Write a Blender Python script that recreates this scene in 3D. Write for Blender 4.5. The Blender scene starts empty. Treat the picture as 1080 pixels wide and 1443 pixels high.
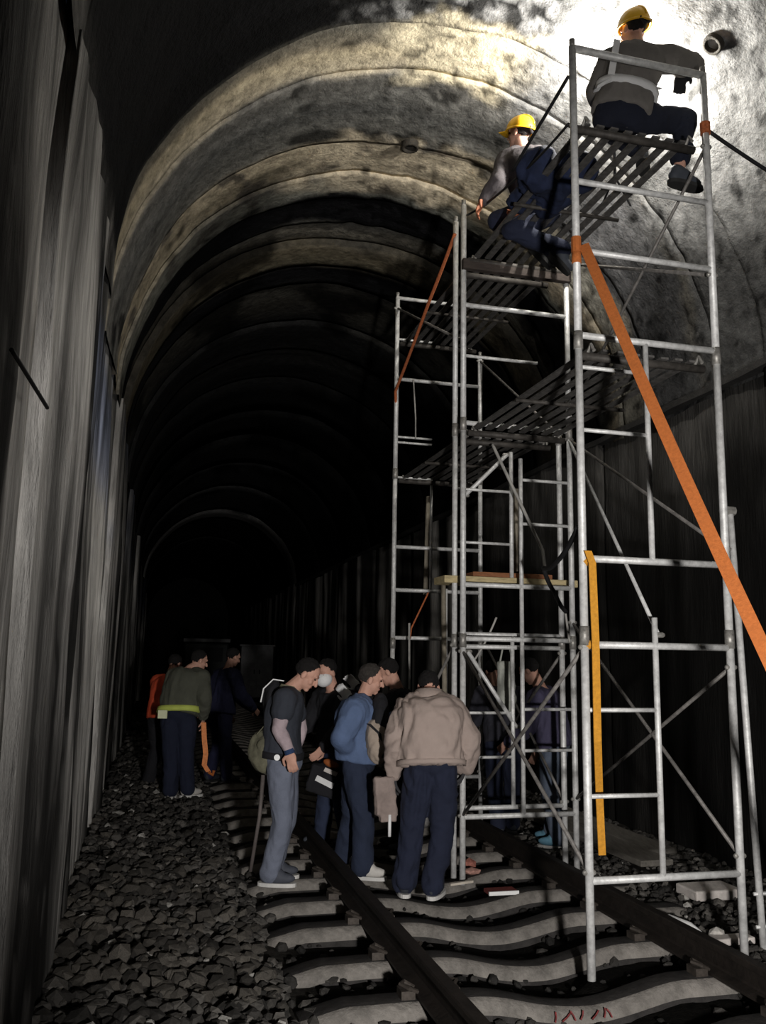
import bpy, bmesh, math, random
import numpy as np
from mathutils import Vector, Matrix, noise
random.seed(7)
rng = np.random.default_rng(7)
COL = bpy.context.scene.collection
SC = bpy.context.scene

# ------------------------------------------------------------------ camera
CX, CY, FPX, TH, RO, CH = 540.0, 721.5, 1228.2, 0.164, 0.017, 1.65
_F = Vector((0, math.cos(TH), math.sin(TH)))
_U0 = Vector((0, -math.sin(TH), math.cos(TH)))
_R0 = Vector((1, 0, 0))
_R = math.cos(RO) * _R0 + math.sin(RO) * _U0
_U = math.cos(RO) * _U0 - math.sin(RO) * _R0
cam = bpy.data.objects.new('camera', bpy.data.cameras.new('camera'))
COL.objects.link(cam)
cam.matrix_world = Matrix(((_R.x, _U.x, -_F.x, 0), (_R.y, _U.y, -_F.y, 0), (_R.z, _U.z, -_F.z, CH), (0, 0, 0, 1)))
cam.data.sensor_fit = 'HORIZONTAL'
cam.data.sensor_width = 36.0
cam.data.lens = 36.0 * FPX / 1080.0
cam.data.clip_end = 200
SC.camera = cam

# ------------------------------------------------------------------ world, light, exposure
wd = bpy.data.worlds.new('world'); SC.world = wd; wd.use_nodes = True
wd.node_tree.nodes['Background'].inputs[0].default_value = (0.35, 0.45, 0.7, 1)
wd.node_tree.nodes['Background'].inputs[1].default_value = 0.006

def spot(name, loc, target, power, size, blend, radius, color=(1, 1, 1)):
    l = bpy.data.lights.new(name, 'SPOT'); l.energy = power; l.spot_size = size; l.spot_blend = blend
    l.shadow_soft_size = radius; l.color = color
    o = bpy.data.objects.new(name, l); COL.objects.link(o); o.location = loc
    o.rotation_euler = (Vector(target) - Vector(loc)).to_track_quat('-Z', 'Y').to_euler()
    return o
# the crew's floodlight stands behind the photographer, to the right
spot('flood_light', (0.95, -0.5, 1.3), (0.95, 7.0, 2.1), 1500, math.radians(76), 0.8, 0.10, (1.0, 0.965, 0.93))
WORK_LAMP = 280
SC.view_settings.view_transform = 'Standard'
SC.view_settings.look = 'None'
SC.view_settings.exposure = 0.0
SC.view_settings.gamma = 1.0
SC.view_settings.use_curve_mapping = False
SC.cycles.use_denoising = True
SC.cycles.max_bounces = 6

# ------------------------------------------------------------------ helpers
def ray(x, y):
    return _R * ((x - CX) / FPX) + _U * (-(y - CY) / FPX) + _F
def at(x, y, Y):
    d = ray(x, y)
    return Vector((0, 0, CH)) + d * (Y / d.y)
AN = 0.252
TU = Vector((-math.sin(AN), math.cos(AN), 0)); TW = Vector((math.cos(AN), math.sin(AN), 0)); TO = Vector((-.45, 0, 0))
def tun(t, s, z=0.0):
    p = TO + TU * t + TW * s
    return Vector((p.x, p.y, z))

def _hash(ix, iy, iz):
    h = (ix.astype(np.int64) * 374761393 + iy.astype(np.int64) * 668265263 + iz.astype(np.int64) * 2147483647 % 998244353) & 0xffffffff
    h = ((h ^ (h >> 13)) * 1274126177) & 0xffffffff
    h = (h ^ (h >> 16)) & 0xffffff
    return h / float(0xffffff)
def vnoise(x, y, z=0.0):
    x, y, z = np.broadcast_arrays(np.asarray(x, float), np.asarray(y, float), np.asarray(z, float))
    ix, iy, iz = np.floor(x), np.floor(y), np.floor(z)
    fx, fy, fz = x - ix, y - iy, z - iz
    fx = fx * fx * (3 - 2 * fx); fy = fy * fy * (3 - 2 * fy); fz = fz * fz * (3 - 2 * fz)
    r = 0
    for a in (0, 1):
        for b in (0, 1):
            for c in (0, 1):
                w = (fx if a else 1 - fx) * (fy if b else 1 - fy) * (fz if c else 1 - fz)
                r = r + w * _hash(ix + a, iy + b, iz + c)
    return r
def fbm(x, y, z=0.0, o=4):
    x = np.asarray(x, float); y = np.asarray(y, float); z = np.asarray(z, float)
    s = 0; a = .5; n = 0
    for i in range(o):
        s = s + a * vnoise(x * 2 ** i + 17.3 * i, y * 2 ** i + 5.1 * i, z * 2 ** i + 9.7 * i); n += a; a *= .5
    return s / n
def sstep(a, b, x):
    t = np.clip((x - a) / (b - a), 0, 1); return t * t * (3 - 2 * t)

MATS = {}
def mat(name, color, rough=0.7, metal=0.0, var=0.25, scale=8.0, bump=0.0, bscale=40.0, attr=None, rand=0.0, emit=0.0, aniso=None, spec=0.3):
    if name in MATS: return MATS[name]
    m = bpy.data.materials.new(name); m.use_nodes = True; nt = m.node_tree; N = nt.nodes; L = nt.links
    b = N['Principled BSDF']
    b.inputs['Roughness'].default_value = rough; b.inputs['Specular IOR Level'].default_value = spec; b.inputs['Metallic'].default_value = metal
    tc = N.new('ShaderNodeTexCoord')
    mp = N.new('ShaderNodeMapping'); L.new(tc.outputs['Object'], mp.inputs[0])
    if aniso: mp.inputs['Scale'].default_value = aniso
    nz = N.new('ShaderNodeTexNoise'); nz.inputs['Scale'].default_value = scale; nz.inputs['Detail'].default_value = 6
    nz.inputs['Roughness'].default_value = .65
    L.new(mp.outputs[0], nz.inputs['Vector'])
    mr = N.new('ShaderNodeMapRange'); mr.inputs[1].default_value = .3; mr.inputs[2].default_value = .7
    mr.inputs[3].default_value = 1 - var; mr.inputs[4].default_value = 1 + var
    L.new(nz.outputs[0], mr.inputs[0])
    val = mr.outputs[0]
    if rand:
        oi = N.new('ShaderNodeObjectInfo'); m2 = N.new('ShaderNodeMapRange')
        m2.inputs[3].default_value = 1 - rand; m2.inputs[4].default_value = 1 + rand
        L.new(oi.outputs['Random'], m2.inputs[0])
        mm = N.new('ShaderNodeMath'); mm.operation = 'MULTIPLY'; L.new(val, mm.inputs[0]); L.new(m2.outputs[0], mm.inputs[1]); val = mm.outputs[0]
    vm = N.new('ShaderNodeVectorMath'); vm.operation = 'SCALE'
    if attr:
        at_ = N.new('ShaderNodeAttribute'); at_.attribute_name = attr
        L.new(at_.outputs['Color'], vm.inputs[0])
    else:
        vm.inputs[0].default_value = color[:3]
    L.new(val, vm.inputs['Scale'])
    L.new(vm.outputs[0], b.inputs['Base Color'])
    if bump:
        nb = N.new('ShaderNodeTexNoise'); nb.inputs['Scale'].default_value = bscale; nb.inputs['Detail'].default_value = 5
        nb.inputs['Roughness'].default_value = .7
        L.new(mp.outputs[0], nb.inputs['Vector'])
        bp = N.new('ShaderNodeBump'); bp.inputs['Strength'].default_value = bump; bp.inputs['Distance'].default_value = .03
        L.new(nb.outputs[0], bp.inputs['Height']); L.new(bp.outputs[0], b.inputs['Normal'])
    if emit:
        b.inputs['Emission Color'].default_value = (*color[:3], 1); b.inputs['Emission Strength'].default_value = emit
    MATS[name] = m
    return m

def empty(name, loc, label=None, cat=None, group=None):
    o = bpy.data.objects.new(name, None); COL.objects.link(o); o.location = loc; o.empty_display_size = .1
    if label: tag(o, label, cat, group)
    return o
def tag(o, label, cat, group=None):
    o['label'] = label; o['category'] = cat
    if group: o['group'] = group
    return o
def wloc(o):
    v = Vector((0, 0, 0))
    while o is not None:
        v = v + Vector(o.location); o = o.parent
    return v
def mesh(name, V, Fc, m, parent=None, smooth=False, origin=None, attr=None):
    """one mesh object from world-space vertices"""
    off = wloc(parent) if parent is not None else Vector((0, 0, 0))
    org = Vector(origin) if origin is not None else off
    V = np.asarray([tuple(v) for v in V], float) if not isinstance(V, np.ndarray) else V
    me = bpy.data.meshes.new(name)
    me.from_pydata((V - np.array(org)).tolist(), [], Fc if isinstance(Fc, list) else Fc.tolist())
    if m is not None: me.materials.append(m)
    if smooth: me.polygons.foreach_set('use_smooth', [True] * len(me.polygons))
    if attr is not None:
        ca = me.color_attributes.new('alb', 'FLOAT_COLOR', 'POINT')
        d = np.ones((len(V), 4), np.float32); d[:, :3] = attr; ca.data.foreach_set('color', d.ravel())
    me.update()
    o = bpy.data.objects.new(name, me); COL.objects.link(o)
    if parent is not None: o.parent = parent
    o.location = org - off
    return o
def copy_obj(o, loc=None, parent=None, rot=None, scale=None):
    c = o.copy(); COL.objects.link(c); c.parent = parent
    if loc is not None: c.location = loc
    if rot is not None: c.rotation_euler = rot
    if scale is not None: c.scale = scale
    return c

class G:
    """collects closed shapes into one vertex/face list"""
    def __init__(s): s.V = []; s.F = []
    def add(s, V, F):
        n = len(s.V); s.V += [tuple(v) for v in V]; s.F += [tuple(i + n for i in f) for f in F]; return s
    def rings(s, R, close=True):
        n = len(R[0]); V = [p for r in R for p in r]; F = []
        for i in range(len(R) - 1):
            for j in range(n):
                k = (j + 1) % n
                F.append((i * n + j, i * n + k, (i + 1) * n + k, (i + 1) * n + j))
        if close:
            F.append(tuple(reversed(range(n)))); F.append(tuple((len(R) - 1) * n + j for j in range(n)))
        return s.add(V, F)
    def tube(s, pts, r, n=10):
        pts = [Vector(p) for p in pts]; R = []
        rr = r if isinstance(r, (list, tuple)) else [r] * len(pts)
        prev = None
        for i, p in enumerate(pts):
            d = (pts[min(i + 1, len(pts) - 1)] - pts[max(i - 1, 0)]).normalized()
            a = prev if prev is not None else (Vector((0, 0, 1)) if abs(d.z) < .9 else Vector((1, 0, 0)))
            x = (a - d * a.dot(d)).normalized(); y = d.cross(x); prev = x
            R.append([p + (x * math.cos(q) + y * math.sin(q)) * rr[i] for q in [2 * math.pi * j / n for j in range(n)]])
        return s.rings(R)
    def cap(s, a, ra, b, rb, n=12):
        a = Vector(a); b = Vector(b); d = b - a; L = max(d.length, 1e-4); d = d / L
        P = []; rad = []
        for q in (-80, -50, -20): P.append(a + d * ra * math.sin(math.radians(q))); rad.append(ra * math.cos(math.radians(q)))
        for k in (.0, .5, 1.0): P.append(a.lerp(b, k)); rad.append(ra + (rb - ra) * k)
        for q in (20, 50, 80): P.append(b + d * rb * math.sin(math.radians(q))); rad.append(rb * math.cos(math.radians(q)))
        x = d.orthogonal().normalized(); y = d.cross(x)
        return s.rings([[p + (x * math.cos(2 * math.pi * j / n) + y * math.sin(2 * math.pi * j / n)) * r for j in range(n)] for p, r in zip(P, rad)])
    def limb(s, pts, rr, n=12):
        for i in range(len(pts) - 1): s.cap(pts[i], rr[i], pts[i + 1], rr[i + 1], n)
        return s
    def ell(s, c, ax, n=14, m=9):
        c = Vector(c); X, Y, Z = ax
        R = []
        for i in range(m + 1):
            f = math.radians(-84 + 168 * i / m)
            R.append([c + Z * math.sin(f) + (X * math.cos(2 * math.pi * j / n) + Y * math.sin(2 * math.pi * j / n)) * math.cos(f) for j in range(n)])
        return s.rings(R)
    def box(s, c, X, Y, Z):
        c = Vector(c); X = Vector(X); Y = Vector(Y); Z = Vector(Z)
        V = [c + X * a + Y * b + Z * d for a in (-1, 1) for b in (-1, 1) for d in (-1, 1)]
        F = [(0, 1, 3, 2), (4, 6, 7, 5), (0, 4, 5, 1), (2, 3, 7, 6), (0, 2, 6, 4), (1, 5, 7, 3)]
        return s.add(V, F)
    def ribbon(s, pts, wide, thick):
        """flat strap along pts; wide: vector or list of vectors of the half width"""
        pts = [Vector(p) for p in pts]; R = []
        for i, p in enumerate(pts):
            w = Vector(wide[i] if isinstance(wide, list) else wide)
            d = (pts[min(i + 1, len(pts) - 1)] - pts[max(i - 1, 0)]).normalized()
            nrm = d.cross(w).normalized() * thick
            R.append([p - w - nrm, p + w - nrm, p + w + nrm, p - w + nrm])
        return s.rings(R)
    def make(s, name, m, parent=None, smooth=False, origin=None):
        return mesh(name, s.V, s.F, m, parent, smooth, origin)

def bevel(o, w, seg=2):
    md = o.modifiers.new('bevel', 'BEVEL'); md.width = w; md.segments = seg; md.limit_method = 'ANGLE'; md.angle_limit = math.radians(40)
    return o

def remesh(g, name, voxel, m, parent, smooth=3, fold=0.0, fscale=8.0, faniso=(1, 1, 1), seed=0.0):
    """closed overlapping shapes -> one continuous surface"""
    off = wloc(parent)
    me = bpy.data.meshes.new(name + '_raw'); me.from_pydata([tuple(Vector(v) - off) for v in g.V], [], g.F); me.update()
    bm = bmesh.new(); bm.from_mesh(me); bmesh.ops.recalc_face_normals(bm, faces=bm.faces); bm.to_mesh(me); bm.free()
    t = bpy.data.objects.new(name + '_raw', me); COL.objects.link(t)
    md = t.modifiers.new('r', 'REMESH'); md.mode = 'VOXEL'; md.voxel_size = voxel; md.use_smooth_shade = True
    if smooth:
        ms = t.modifiers.new('s', 'SMOOTH'); ms.factor = .5; ms.iterations = smooth
    dg = bpy.context.evaluated_depsgraph_get()
    out = bpy.data.meshes.new_from_object(t.evaluated_get(dg))
    bpy.data.objects.remove(t); bpy.data.meshes.remove(me)
    out.name = name
    if fold:
        n = len(out.vertices); co = np.zeros(n * 3); no = np.zeros(n * 3)
        out.vertices.foreach_get('co', co); out.vertices.foreach_get('normal', no)
        co = co.reshape(-1, 3); no = no.reshape(-1, 3)
        a = co * np.array(faniso) * fscale + seed
        wob = fbm(a[:, 0] * .5, a[:, 1] * .5, a[:, 2] * .5, 2) * 3
        f = fbm(a[:, 0] + wob, a[:, 1] + wob, a[:, 2] - wob, 3)
        rdg = 1 - np.abs(f - .5) * 5
        co = co + no * (np.clip(rdg, -.6, 1) * fold)[:, None]
        out.vertices.foreach_set('co', co.ravel())
    out.polygons.foreach_set('use_smooth', [True] * len(out.polygons))
    out.materials.clear(); out.materials.append(m); out.update()
    o = bpy.data.objects.new(name, out); COL.objects.link(o); o.parent = parent
    return o

# ------------------------------------------------------------------ tunnel lining (setting)
RAD, SPR, WID = 2.575, 4.0, 5.15
m_lining = mat('tunnel_lining', (.1, .1, .1), rough=.9, var=.45, scale=9, bump=.9, bscale=14, attr='alb', spec=.06)
m_wall = mat('tunnel_wall', (.1, .1, .1), rough=.9, var=.4, scale=7, bump=.8, bscale=10, attr='alb', aniso=(4, 4, .4), spec=.1)

def arch_color(t, th):
    """soot, mortar and bare concrete stains on the vault, plus painted shade and lamplight: t along the tunnel, th from the left spring (0) to the right (pi)"""
    wob = (fbm(t * .3 + 4, th * 2.2, 1.0, 4) - .5) * .45 + (fbm(t * 2 + 4, th * 4, 5.0, 3) - .5) * .3
    tw = t + wob * (.35 + .65 * sstep(.9, 1.6, th))
    stops = [(-9, (.0035, .0035, .004)), (5.72, (.0035, .0035, .004)), (5.82, (.11, .105, .09)), (6.02, (.17, .15, .115)), (6.12, (.42, .36, .25)), (6.32, (.40, .35, .26)),  # first stops put the near ring's shadow into the colour as near-black
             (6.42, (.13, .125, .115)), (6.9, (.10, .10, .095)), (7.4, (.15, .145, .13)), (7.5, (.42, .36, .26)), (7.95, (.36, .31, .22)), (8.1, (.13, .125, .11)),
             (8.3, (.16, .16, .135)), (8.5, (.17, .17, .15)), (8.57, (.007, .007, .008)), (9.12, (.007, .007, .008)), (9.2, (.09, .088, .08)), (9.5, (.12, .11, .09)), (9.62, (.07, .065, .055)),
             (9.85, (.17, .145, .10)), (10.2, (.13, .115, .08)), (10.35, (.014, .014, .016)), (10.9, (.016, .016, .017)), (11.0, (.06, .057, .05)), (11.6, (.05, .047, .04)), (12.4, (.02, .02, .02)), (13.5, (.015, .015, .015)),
             (13.6, (.03, .029, .027)), (14.4, (.02, .02, .02)), (15.2, (.012, .012, .012)), (18, (.02, .02, .02)), (22, (.03, .03, .03)), (23, (.05, .05, .05)), (28, (.05, .05, .05)), (30.2, (.05, .05, .05)), (30.4, (.40, .39, .38)), (32, (.38, .37, .36)), (32.4, (.03, .03, .03)), (90, (.03, .03, .03))]  # pale far stops stand for a lit ring, its light painted in
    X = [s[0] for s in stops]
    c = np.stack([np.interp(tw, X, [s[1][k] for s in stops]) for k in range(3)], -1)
    c *= ((.35 + 1.3 * fbm(t * 9, th * .9, 41.0, 3)) * (.55 + .45 * sstep(.5, 1.45, th)))[..., None]  # left side toned down in colour to follow the lamp's weaker light
    # soot patches
    p = fbm(t * .9, th * 3, 7.0, 4)
    c *= (1 - .8 * sstep(.56, .66, p) * sstep(9.0, 9.6, t) * (t < 30))[..., None]
    sp = fbm(t * 3.0, th * 7, 3.0, 3)
    c *= (1 - .75 * sstep(.66, .74, sp) * (t > 6) * (t < 9))[..., None]
    n2 = (fbm(t * .9, th * 2.5, 11.0, 4) - .5); n3 = fbm(t * 2.2, th * 6, 13.0, 4) - .5
    # cream lime patches at the crown
    def blend(c, k, col): return c * (1 - k[..., None]) + np.asarray(col) * k[..., None]
    k = sstep(1.34, 1.48, th + n3 * .5) * sstep(5.3, 5.5, t + n3 * .8) * sstep(6.62, 6.45, t + n3 * .7)
    c = blend(c, k, (.62, .55, .40))
    k = sstep(1.15, 1.4, th + n3 * .6) * sstep(7.32, 7.46, t + n3 * .9) * sstep(8.42, 8.3, t + n3 * .5)
    c = blend(c, k * .9, (.58, .50, .37))
    k = sstep(.60, .68, fbm(t * 2.4, th * 7, 21.0, 3)) * (t > 7.4) * (t < 8.4)
    c = blend(c, k * .85, (.05, .045, .04))
    # fresh pale render on the right haunch, near the lamp
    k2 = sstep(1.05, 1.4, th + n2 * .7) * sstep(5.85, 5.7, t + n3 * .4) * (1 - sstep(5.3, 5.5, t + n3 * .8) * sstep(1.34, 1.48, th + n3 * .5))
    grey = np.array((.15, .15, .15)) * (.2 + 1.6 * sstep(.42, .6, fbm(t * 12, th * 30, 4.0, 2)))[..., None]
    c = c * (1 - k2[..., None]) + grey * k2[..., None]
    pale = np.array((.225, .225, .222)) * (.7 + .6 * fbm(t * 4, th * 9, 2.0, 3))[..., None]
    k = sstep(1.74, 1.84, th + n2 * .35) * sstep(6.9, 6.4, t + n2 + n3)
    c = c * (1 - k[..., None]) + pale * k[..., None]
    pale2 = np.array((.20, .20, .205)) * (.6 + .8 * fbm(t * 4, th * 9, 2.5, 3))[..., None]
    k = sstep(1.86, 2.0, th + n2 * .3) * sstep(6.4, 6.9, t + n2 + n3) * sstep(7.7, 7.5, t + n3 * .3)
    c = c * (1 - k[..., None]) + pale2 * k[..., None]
    k = sstep(2.15, 2.35, th + n3 * .3) * sstep(7.55, 7.68, t + n3 * .2) * sstep(8.15, 8.0, t + n3 * .3)
    c = blend(c, k, (.42, .40, .34))
    k = sstep(1.9, 2.1, th + n3 * .3) * sstep(8.1, 8.3, t + n3 * .3)
    c = c * (1 - .6 * k[..., None])
    k = sstep(.16, .10, th + n3 * .08) * (t < 6)
    c = blend(c, k, np.array((.05, .048, .045)) * (.3 + 1.4 * sstep(.35, .65, fbm(t * 4 + 3, th * 2, 6.0, 3)))[..., None])
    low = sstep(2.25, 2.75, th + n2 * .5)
    c = c * (1 - .82 * low[..., None])  # lower right haunch darkened in colour for the deck's shade
    pit = fbm(t * 10, th * 26, 8.0, 2)
    c *= (1 - .7 * sstep(.68, .76, pit) * (th > 1.4) * (t < 9))[..., None]
    return c

def grid_faces(n, m):
    i, j = np.meshgrid(np.arange(n - 1), np.arange(m - 1), indexing='ij')
    a = (i * m + j).ravel()
    return np.stack([a, a + 1, a + m + 1, a + m], 1)

def build_ring(t0, t1, dr, nt, nq, parent, name):
    t = np.linspace(t0, t1, nt)
    # the two end lips turn outwards so that each ring has an edge with depth
    tt = np.concatenate([[t0 + .001], t, [t1 - .001]]); lip = np.concatenate([[.09], np.zeros(nt), [.09]])
    q = np.linspace(0, math.pi, nq)
    Tm, Q = np.meshgrid(tt, q, indexing='ij')
    Lp = lip[:, None] * np.ones_like(Q)
    rough_r = .75 * (fbm(Tm * 1.1, Q * 2.6, 2.0, 5) - .5) * .12
    mask = (Tm < 9.5) & (Q > 1.4)
    rough_r = rough_r + np.where(mask, (fbm(Tm * 6, Q * 14, 6.0, 3) - .5) * .05, (fbm(Tm * 3, Q * 8, 6.0, 3) - .5) * .02)
    r = RAD + dr + Lp + rough_r
    S = RAD - r * np.cos(Q); Z = SPR + r * np.sin(Q)
    V = np.stack([TO.x + TU.x * Tm + TW.x * S, TO.y + TU.y * Tm + TW.y * S, Z], -1).reshape(-1, 3)
    Fc = grid_faces(nt + 2, nq)
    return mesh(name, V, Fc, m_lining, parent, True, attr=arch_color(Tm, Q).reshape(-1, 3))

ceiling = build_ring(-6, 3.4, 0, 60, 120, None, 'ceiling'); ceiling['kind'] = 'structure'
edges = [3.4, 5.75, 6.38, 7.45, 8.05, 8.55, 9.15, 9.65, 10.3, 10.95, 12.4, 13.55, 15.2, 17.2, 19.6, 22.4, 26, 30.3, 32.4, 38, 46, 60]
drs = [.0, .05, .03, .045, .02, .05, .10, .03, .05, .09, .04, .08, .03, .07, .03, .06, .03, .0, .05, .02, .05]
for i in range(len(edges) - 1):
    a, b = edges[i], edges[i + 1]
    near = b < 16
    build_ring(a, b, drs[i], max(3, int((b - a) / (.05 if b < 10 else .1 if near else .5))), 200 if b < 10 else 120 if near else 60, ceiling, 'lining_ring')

def build_wall(name, side):
    edges_w = [-6, 1.0, 3.2, 5.75, 8.5, 10.7, 13.5, 16, 19, 23, 28, 30.3, 32.4, 38, 46, 60]
    off = [.0, .03, -.02, .05, .0, .06, .02, .05, .0, .05, .02, -.05, .03, .0, .04]
    root = None
    for i in range(len(edges_w) - 1):
        a, b = edges_w[i], edges_w[i + 1]
        nt = max(4, int((b - a) / (.045 if b < 14 else .15)))
        t = np.concatenate([[a + .001], np.linspace(a + .02, b - .02, nt), [b - .001]])
        lip = np.concatenate([[.08], np.zeros(nt), [.08]])
        z = np.linspace(-.35, SPR + .1, 70 if b < 14 else 24)
        Tm, Zm = np.meshgrid(t, z, indexing='ij')
        st = fbm(Tm * 2.4 + 9 * side, Zm * .22, 3.0 + side, 4)
        d = off[i] + (fbm(Tm * 1.5, Zm * .35, 5.0 + side, 4) - .5) * .14 + (fbm(Tm * 7, Zm * 1.2, 1.0, 3) - .5) * .035 + lip[:, None]
        if side == 0: d = d + 1.3 * sstep(2.2, 1.7, Tm)      # refuge recess in the wall beside the photographer
        S = (-d if side == 0 else WID + d)
        V = np.stack([TO.x + TU.x * Tm + TW.x * S, TO.y + TU.y * Tm + TW.y * S, Zm], -1).reshape(-1, 3)
        patch = fbm(Tm * .7, Zm * .6, 8.0 + side, 4)
        if side == 0:
            hf = fbm(Tm * 9 + 3, Zm * .5, 6.0, 3)
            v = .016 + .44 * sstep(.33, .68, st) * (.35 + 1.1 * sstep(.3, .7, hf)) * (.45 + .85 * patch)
            v = v * (1 - .55 * sstep(2.6, 3.9, Zm)) * (.25 + .75 * sstep(2.2, 4.4, Tm + (Zm - 1) * .6))  # near bottom corner darkened in colour where the floodlight falls off
            fleck = sstep(.62, .72, fbm(Tm * 14, Zm * 4, 4.0, 3)); v = v + .05 * fleck
            c = v[..., None] * np.array((1.0, .97, .92))
            bl = sstep(.5, .66, fbm(Tm * .8, Zm * .9, 31.0, 3)) * sstep(2.4, 3.4, Zm) * sstep(4, 5, Tm)
            c = c * (1 - bl[..., None] * np.array((.3, .2, -.12)))
        else:
            v = .007 + .022 * sstep(.45, .75, st) * patch
            v = v + .05 * sstep(2.4, 3.9, Zm) * sstep(.42, .6, patch)
            v = v + .5 * sstep(12, 14, Tm) * sstep(.42, .65, st) * (Tm < 45)  # far panels lightened in colour to stand for lamplight on them
            c = v[..., None] * np.array((1.0, .96, .9))
        Fc = grid_faces(nt + 2, len(z))
        if side == 0: Fc = Fc[:, ::-1]
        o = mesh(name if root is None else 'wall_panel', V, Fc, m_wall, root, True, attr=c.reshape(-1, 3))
        if root is None: root = o; root['kind'] = 'structure'
    return root
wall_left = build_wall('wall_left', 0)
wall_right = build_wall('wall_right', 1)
# springing ledge on the right side
for nm, s0, sg in (('trim_1', WID, -1),):
    R = []
    for t in np.linspace(-5, 58, 127):
        j = (noise.noise((t * 1.7, s0, 0))) * .02
        R.append([tun(t, s0 - sg * .12, 4.02 + j), tun(t, s0 + sg * (.035 + j), 4.04 + j), tun(t, s0 + sg * (.035 + j), 4.10 + j), tun(t, s0 - sg * .12, 4.13 + j)])
    g = G(); g.rings(R)
    o = g.make(nm, mat('ledge', (.018, .017, .016), rough=.9, var=.5, scale=5, bump=.5)); o['kind'] = 'structure'
g = G(); g.box(tun(-2, -.75, 4.2), TW * .95, TU * 4.25, Vector((0, 0, .12)))
o = g.make('trim_2', MATS['ledge']); o['kind'] = 'structure'
# far end: rubble-dark bulkhead
g = G(); g.box(tun(60.2, WID / 2, 3), TW * 3.2, TU * .1, Vector((0, 0, 4)))
o = g.make('wall_far', mat('dark_rock', (.012, .012, .012), var=.5, bump=.5)); o['kind'] = 'structure'
g = G(); g.box(tun(-6.2, WID / 2 - .6, 3), TW * 4.2, TU * .1, Vector((0, 0, 4)))
o = g.make('wall_back', MATS['dark_rock']); o['kind'] = 'structure'

# ------------------------------------------------------------------ ballast floor
RL, RR = 1.85, 3.47
def gz(t, s):
    base = np.where(s < .95, .03 + .05 * sstep(.9, .2, s), -.13)
    base = np.where((s >= .95) & (s < 1.3), .03 - .112 * sstep(.9, 1.3, s), base)
    base = np.where((s >= 1.3) & (s < 3.6), -.082 - .085 * (.5 + .5 * np.cos(np.pi * np.minimum(1, np.abs(s - 2.66) / .62))), base)
    base = np.where(s > 3.6, -.082 + .07 * sstep(3.6, 3.95, s), base)
    base = base + .13 * np.exp(-((t - 4.47) ** 2 + (s - 2.82) ** 2) / .012)
    return base + (fbm(t * 1.3, s * 1.3, 1.0, 3) - .5) * .06
tt = np.concatenate([np.arange(-6.4, 2, .25), np.arange(2, 14, .08), np.arange(14, 60.5, .5)]); ss = np.arange(-1.8, WID + .45, .07)
Tm, Sm = np.meshgrid(tt, ss, indexing='ij')
Zm = gz(Tm, Sm) - .015 + (fbm(Tm * 9, Sm * 9, 2.0, 2) - .5) * .03
V = np.stack([TO.x + TU.x * Tm + TW.x * Sm, TO.y + TU.y * Tm + TW.y * Sm, Zm], -1).reshape(-1, 3)
m_bed = mat('ballast_bed', (.028, .026, .024), rough=.95, var=.6, scale=30, bump=.8, bscale=40, attr='alb', spec=.05)
crib_dark = sstep(1.2, 1.45, Sm) * sstep(3.9, 3.6, Sm)  # bed much darker between the rails
floor = mesh('floor', V, grid_faces(len(tt), len(ss)), m_bed, None, True, attr=(np.array((.03, .028, .025)) * (1 - .85 * crib_dark[..., None])).reshape(-1, 3)); floor['kind'] = 'structure'

# stones: the largest in view one by one, the rest joined
def stone_shape(k):
    bm = bmesh.new(); bmesh.ops.create_icosphere(bm, subdivisions=1 if k < 10 else 2, radius=1)
    sc = Vector((random.uniform(.8, 1.25), random.uniform(.7, 1.1), random.uniform(.5, .8)))
    V = []
    for v in bm.verts:
        n = noise.noise(v.co * 1.3 + Vector((k * 7.1, 3, 1)))
        c = v.co * (1 + .5 * n); V.append((c.x * sc.x, c.y * sc.y, c.z * sc.z))
    F = [tuple(v.index for v in f.verts) for f in bm.faces]; bm.free()
    return np.array(V), F
SH = [stone_shape(k) for k in range(10)]
cand = []
for t0, t1, n in ((2.6, 8, 9000), (8, 14, 5200), (14, 24, 2600)):
    for _ in range(n):
        t = random.uniform(t0, t1); s = random.uniform(.0, WID)
        if 1.2 < s < 3.8 and random.random() < .8: continue
        sz = random.uniform(.016, .045) * (1.25 if s < 1.3 else .8) * (1.35 if random.random() < .12 else 1)
        cand.append((t, s, sz, random.random()))
def vis(c):
    p = tun(c[0], c[1]); d = p - Vector((0, 0, CH)); z = d.dot(_F)
    if z < .5: return -1
    px = CX + FPX * d.dot(_R) / z; py = CY - FPX * d.dot(_U) / z
    if not (20 < px < 1060 and 900 < py < 1425) or c[1] > 1.15: return -1
    return c[2] / z
cand.sort(key=vis, reverse=True)
m_stone = mat('stone', (.062, .056, .048), rough=.85, var=.5, scale=12, bump=.5, bscale=30, rand=.65)
m_stone_w = mat('pale_stone', (.42, .40, .37), rough=.8, var=.25, scale=20, bump=.4)
m_stones = mat('ballast_stones', (.06, .055, .05), rough=.85, var=.45, scale=12, bump=.5, bscale=30, attr='alb')
SMESH = []
for V0, F0 in SH:
    me = bpy.data.meshes.new('stone'); me.from_pydata(V0.tolist(), [], F0); me.materials.append(m_stone); SMESH.append(me)
for k, c in enumerate(cand[:290]):
    o = bpy.data.objects.new('stone', SMESH[k % 10]); COL.objects.link(o); o.parent = floor
    z = float(gz(np.array(c[0]), np.array(c[1]))); o.location = tun(c[0], c[1], z + c[2] * .25)
    o.rotation_euler = (random.uniform(-.5, .5), random.uniform(-.5, .5), random.uniform(0, 6.28)); o.scale = (c[2],) * 3
VV = []; FF = []; CC = []; n0 = 0
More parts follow.
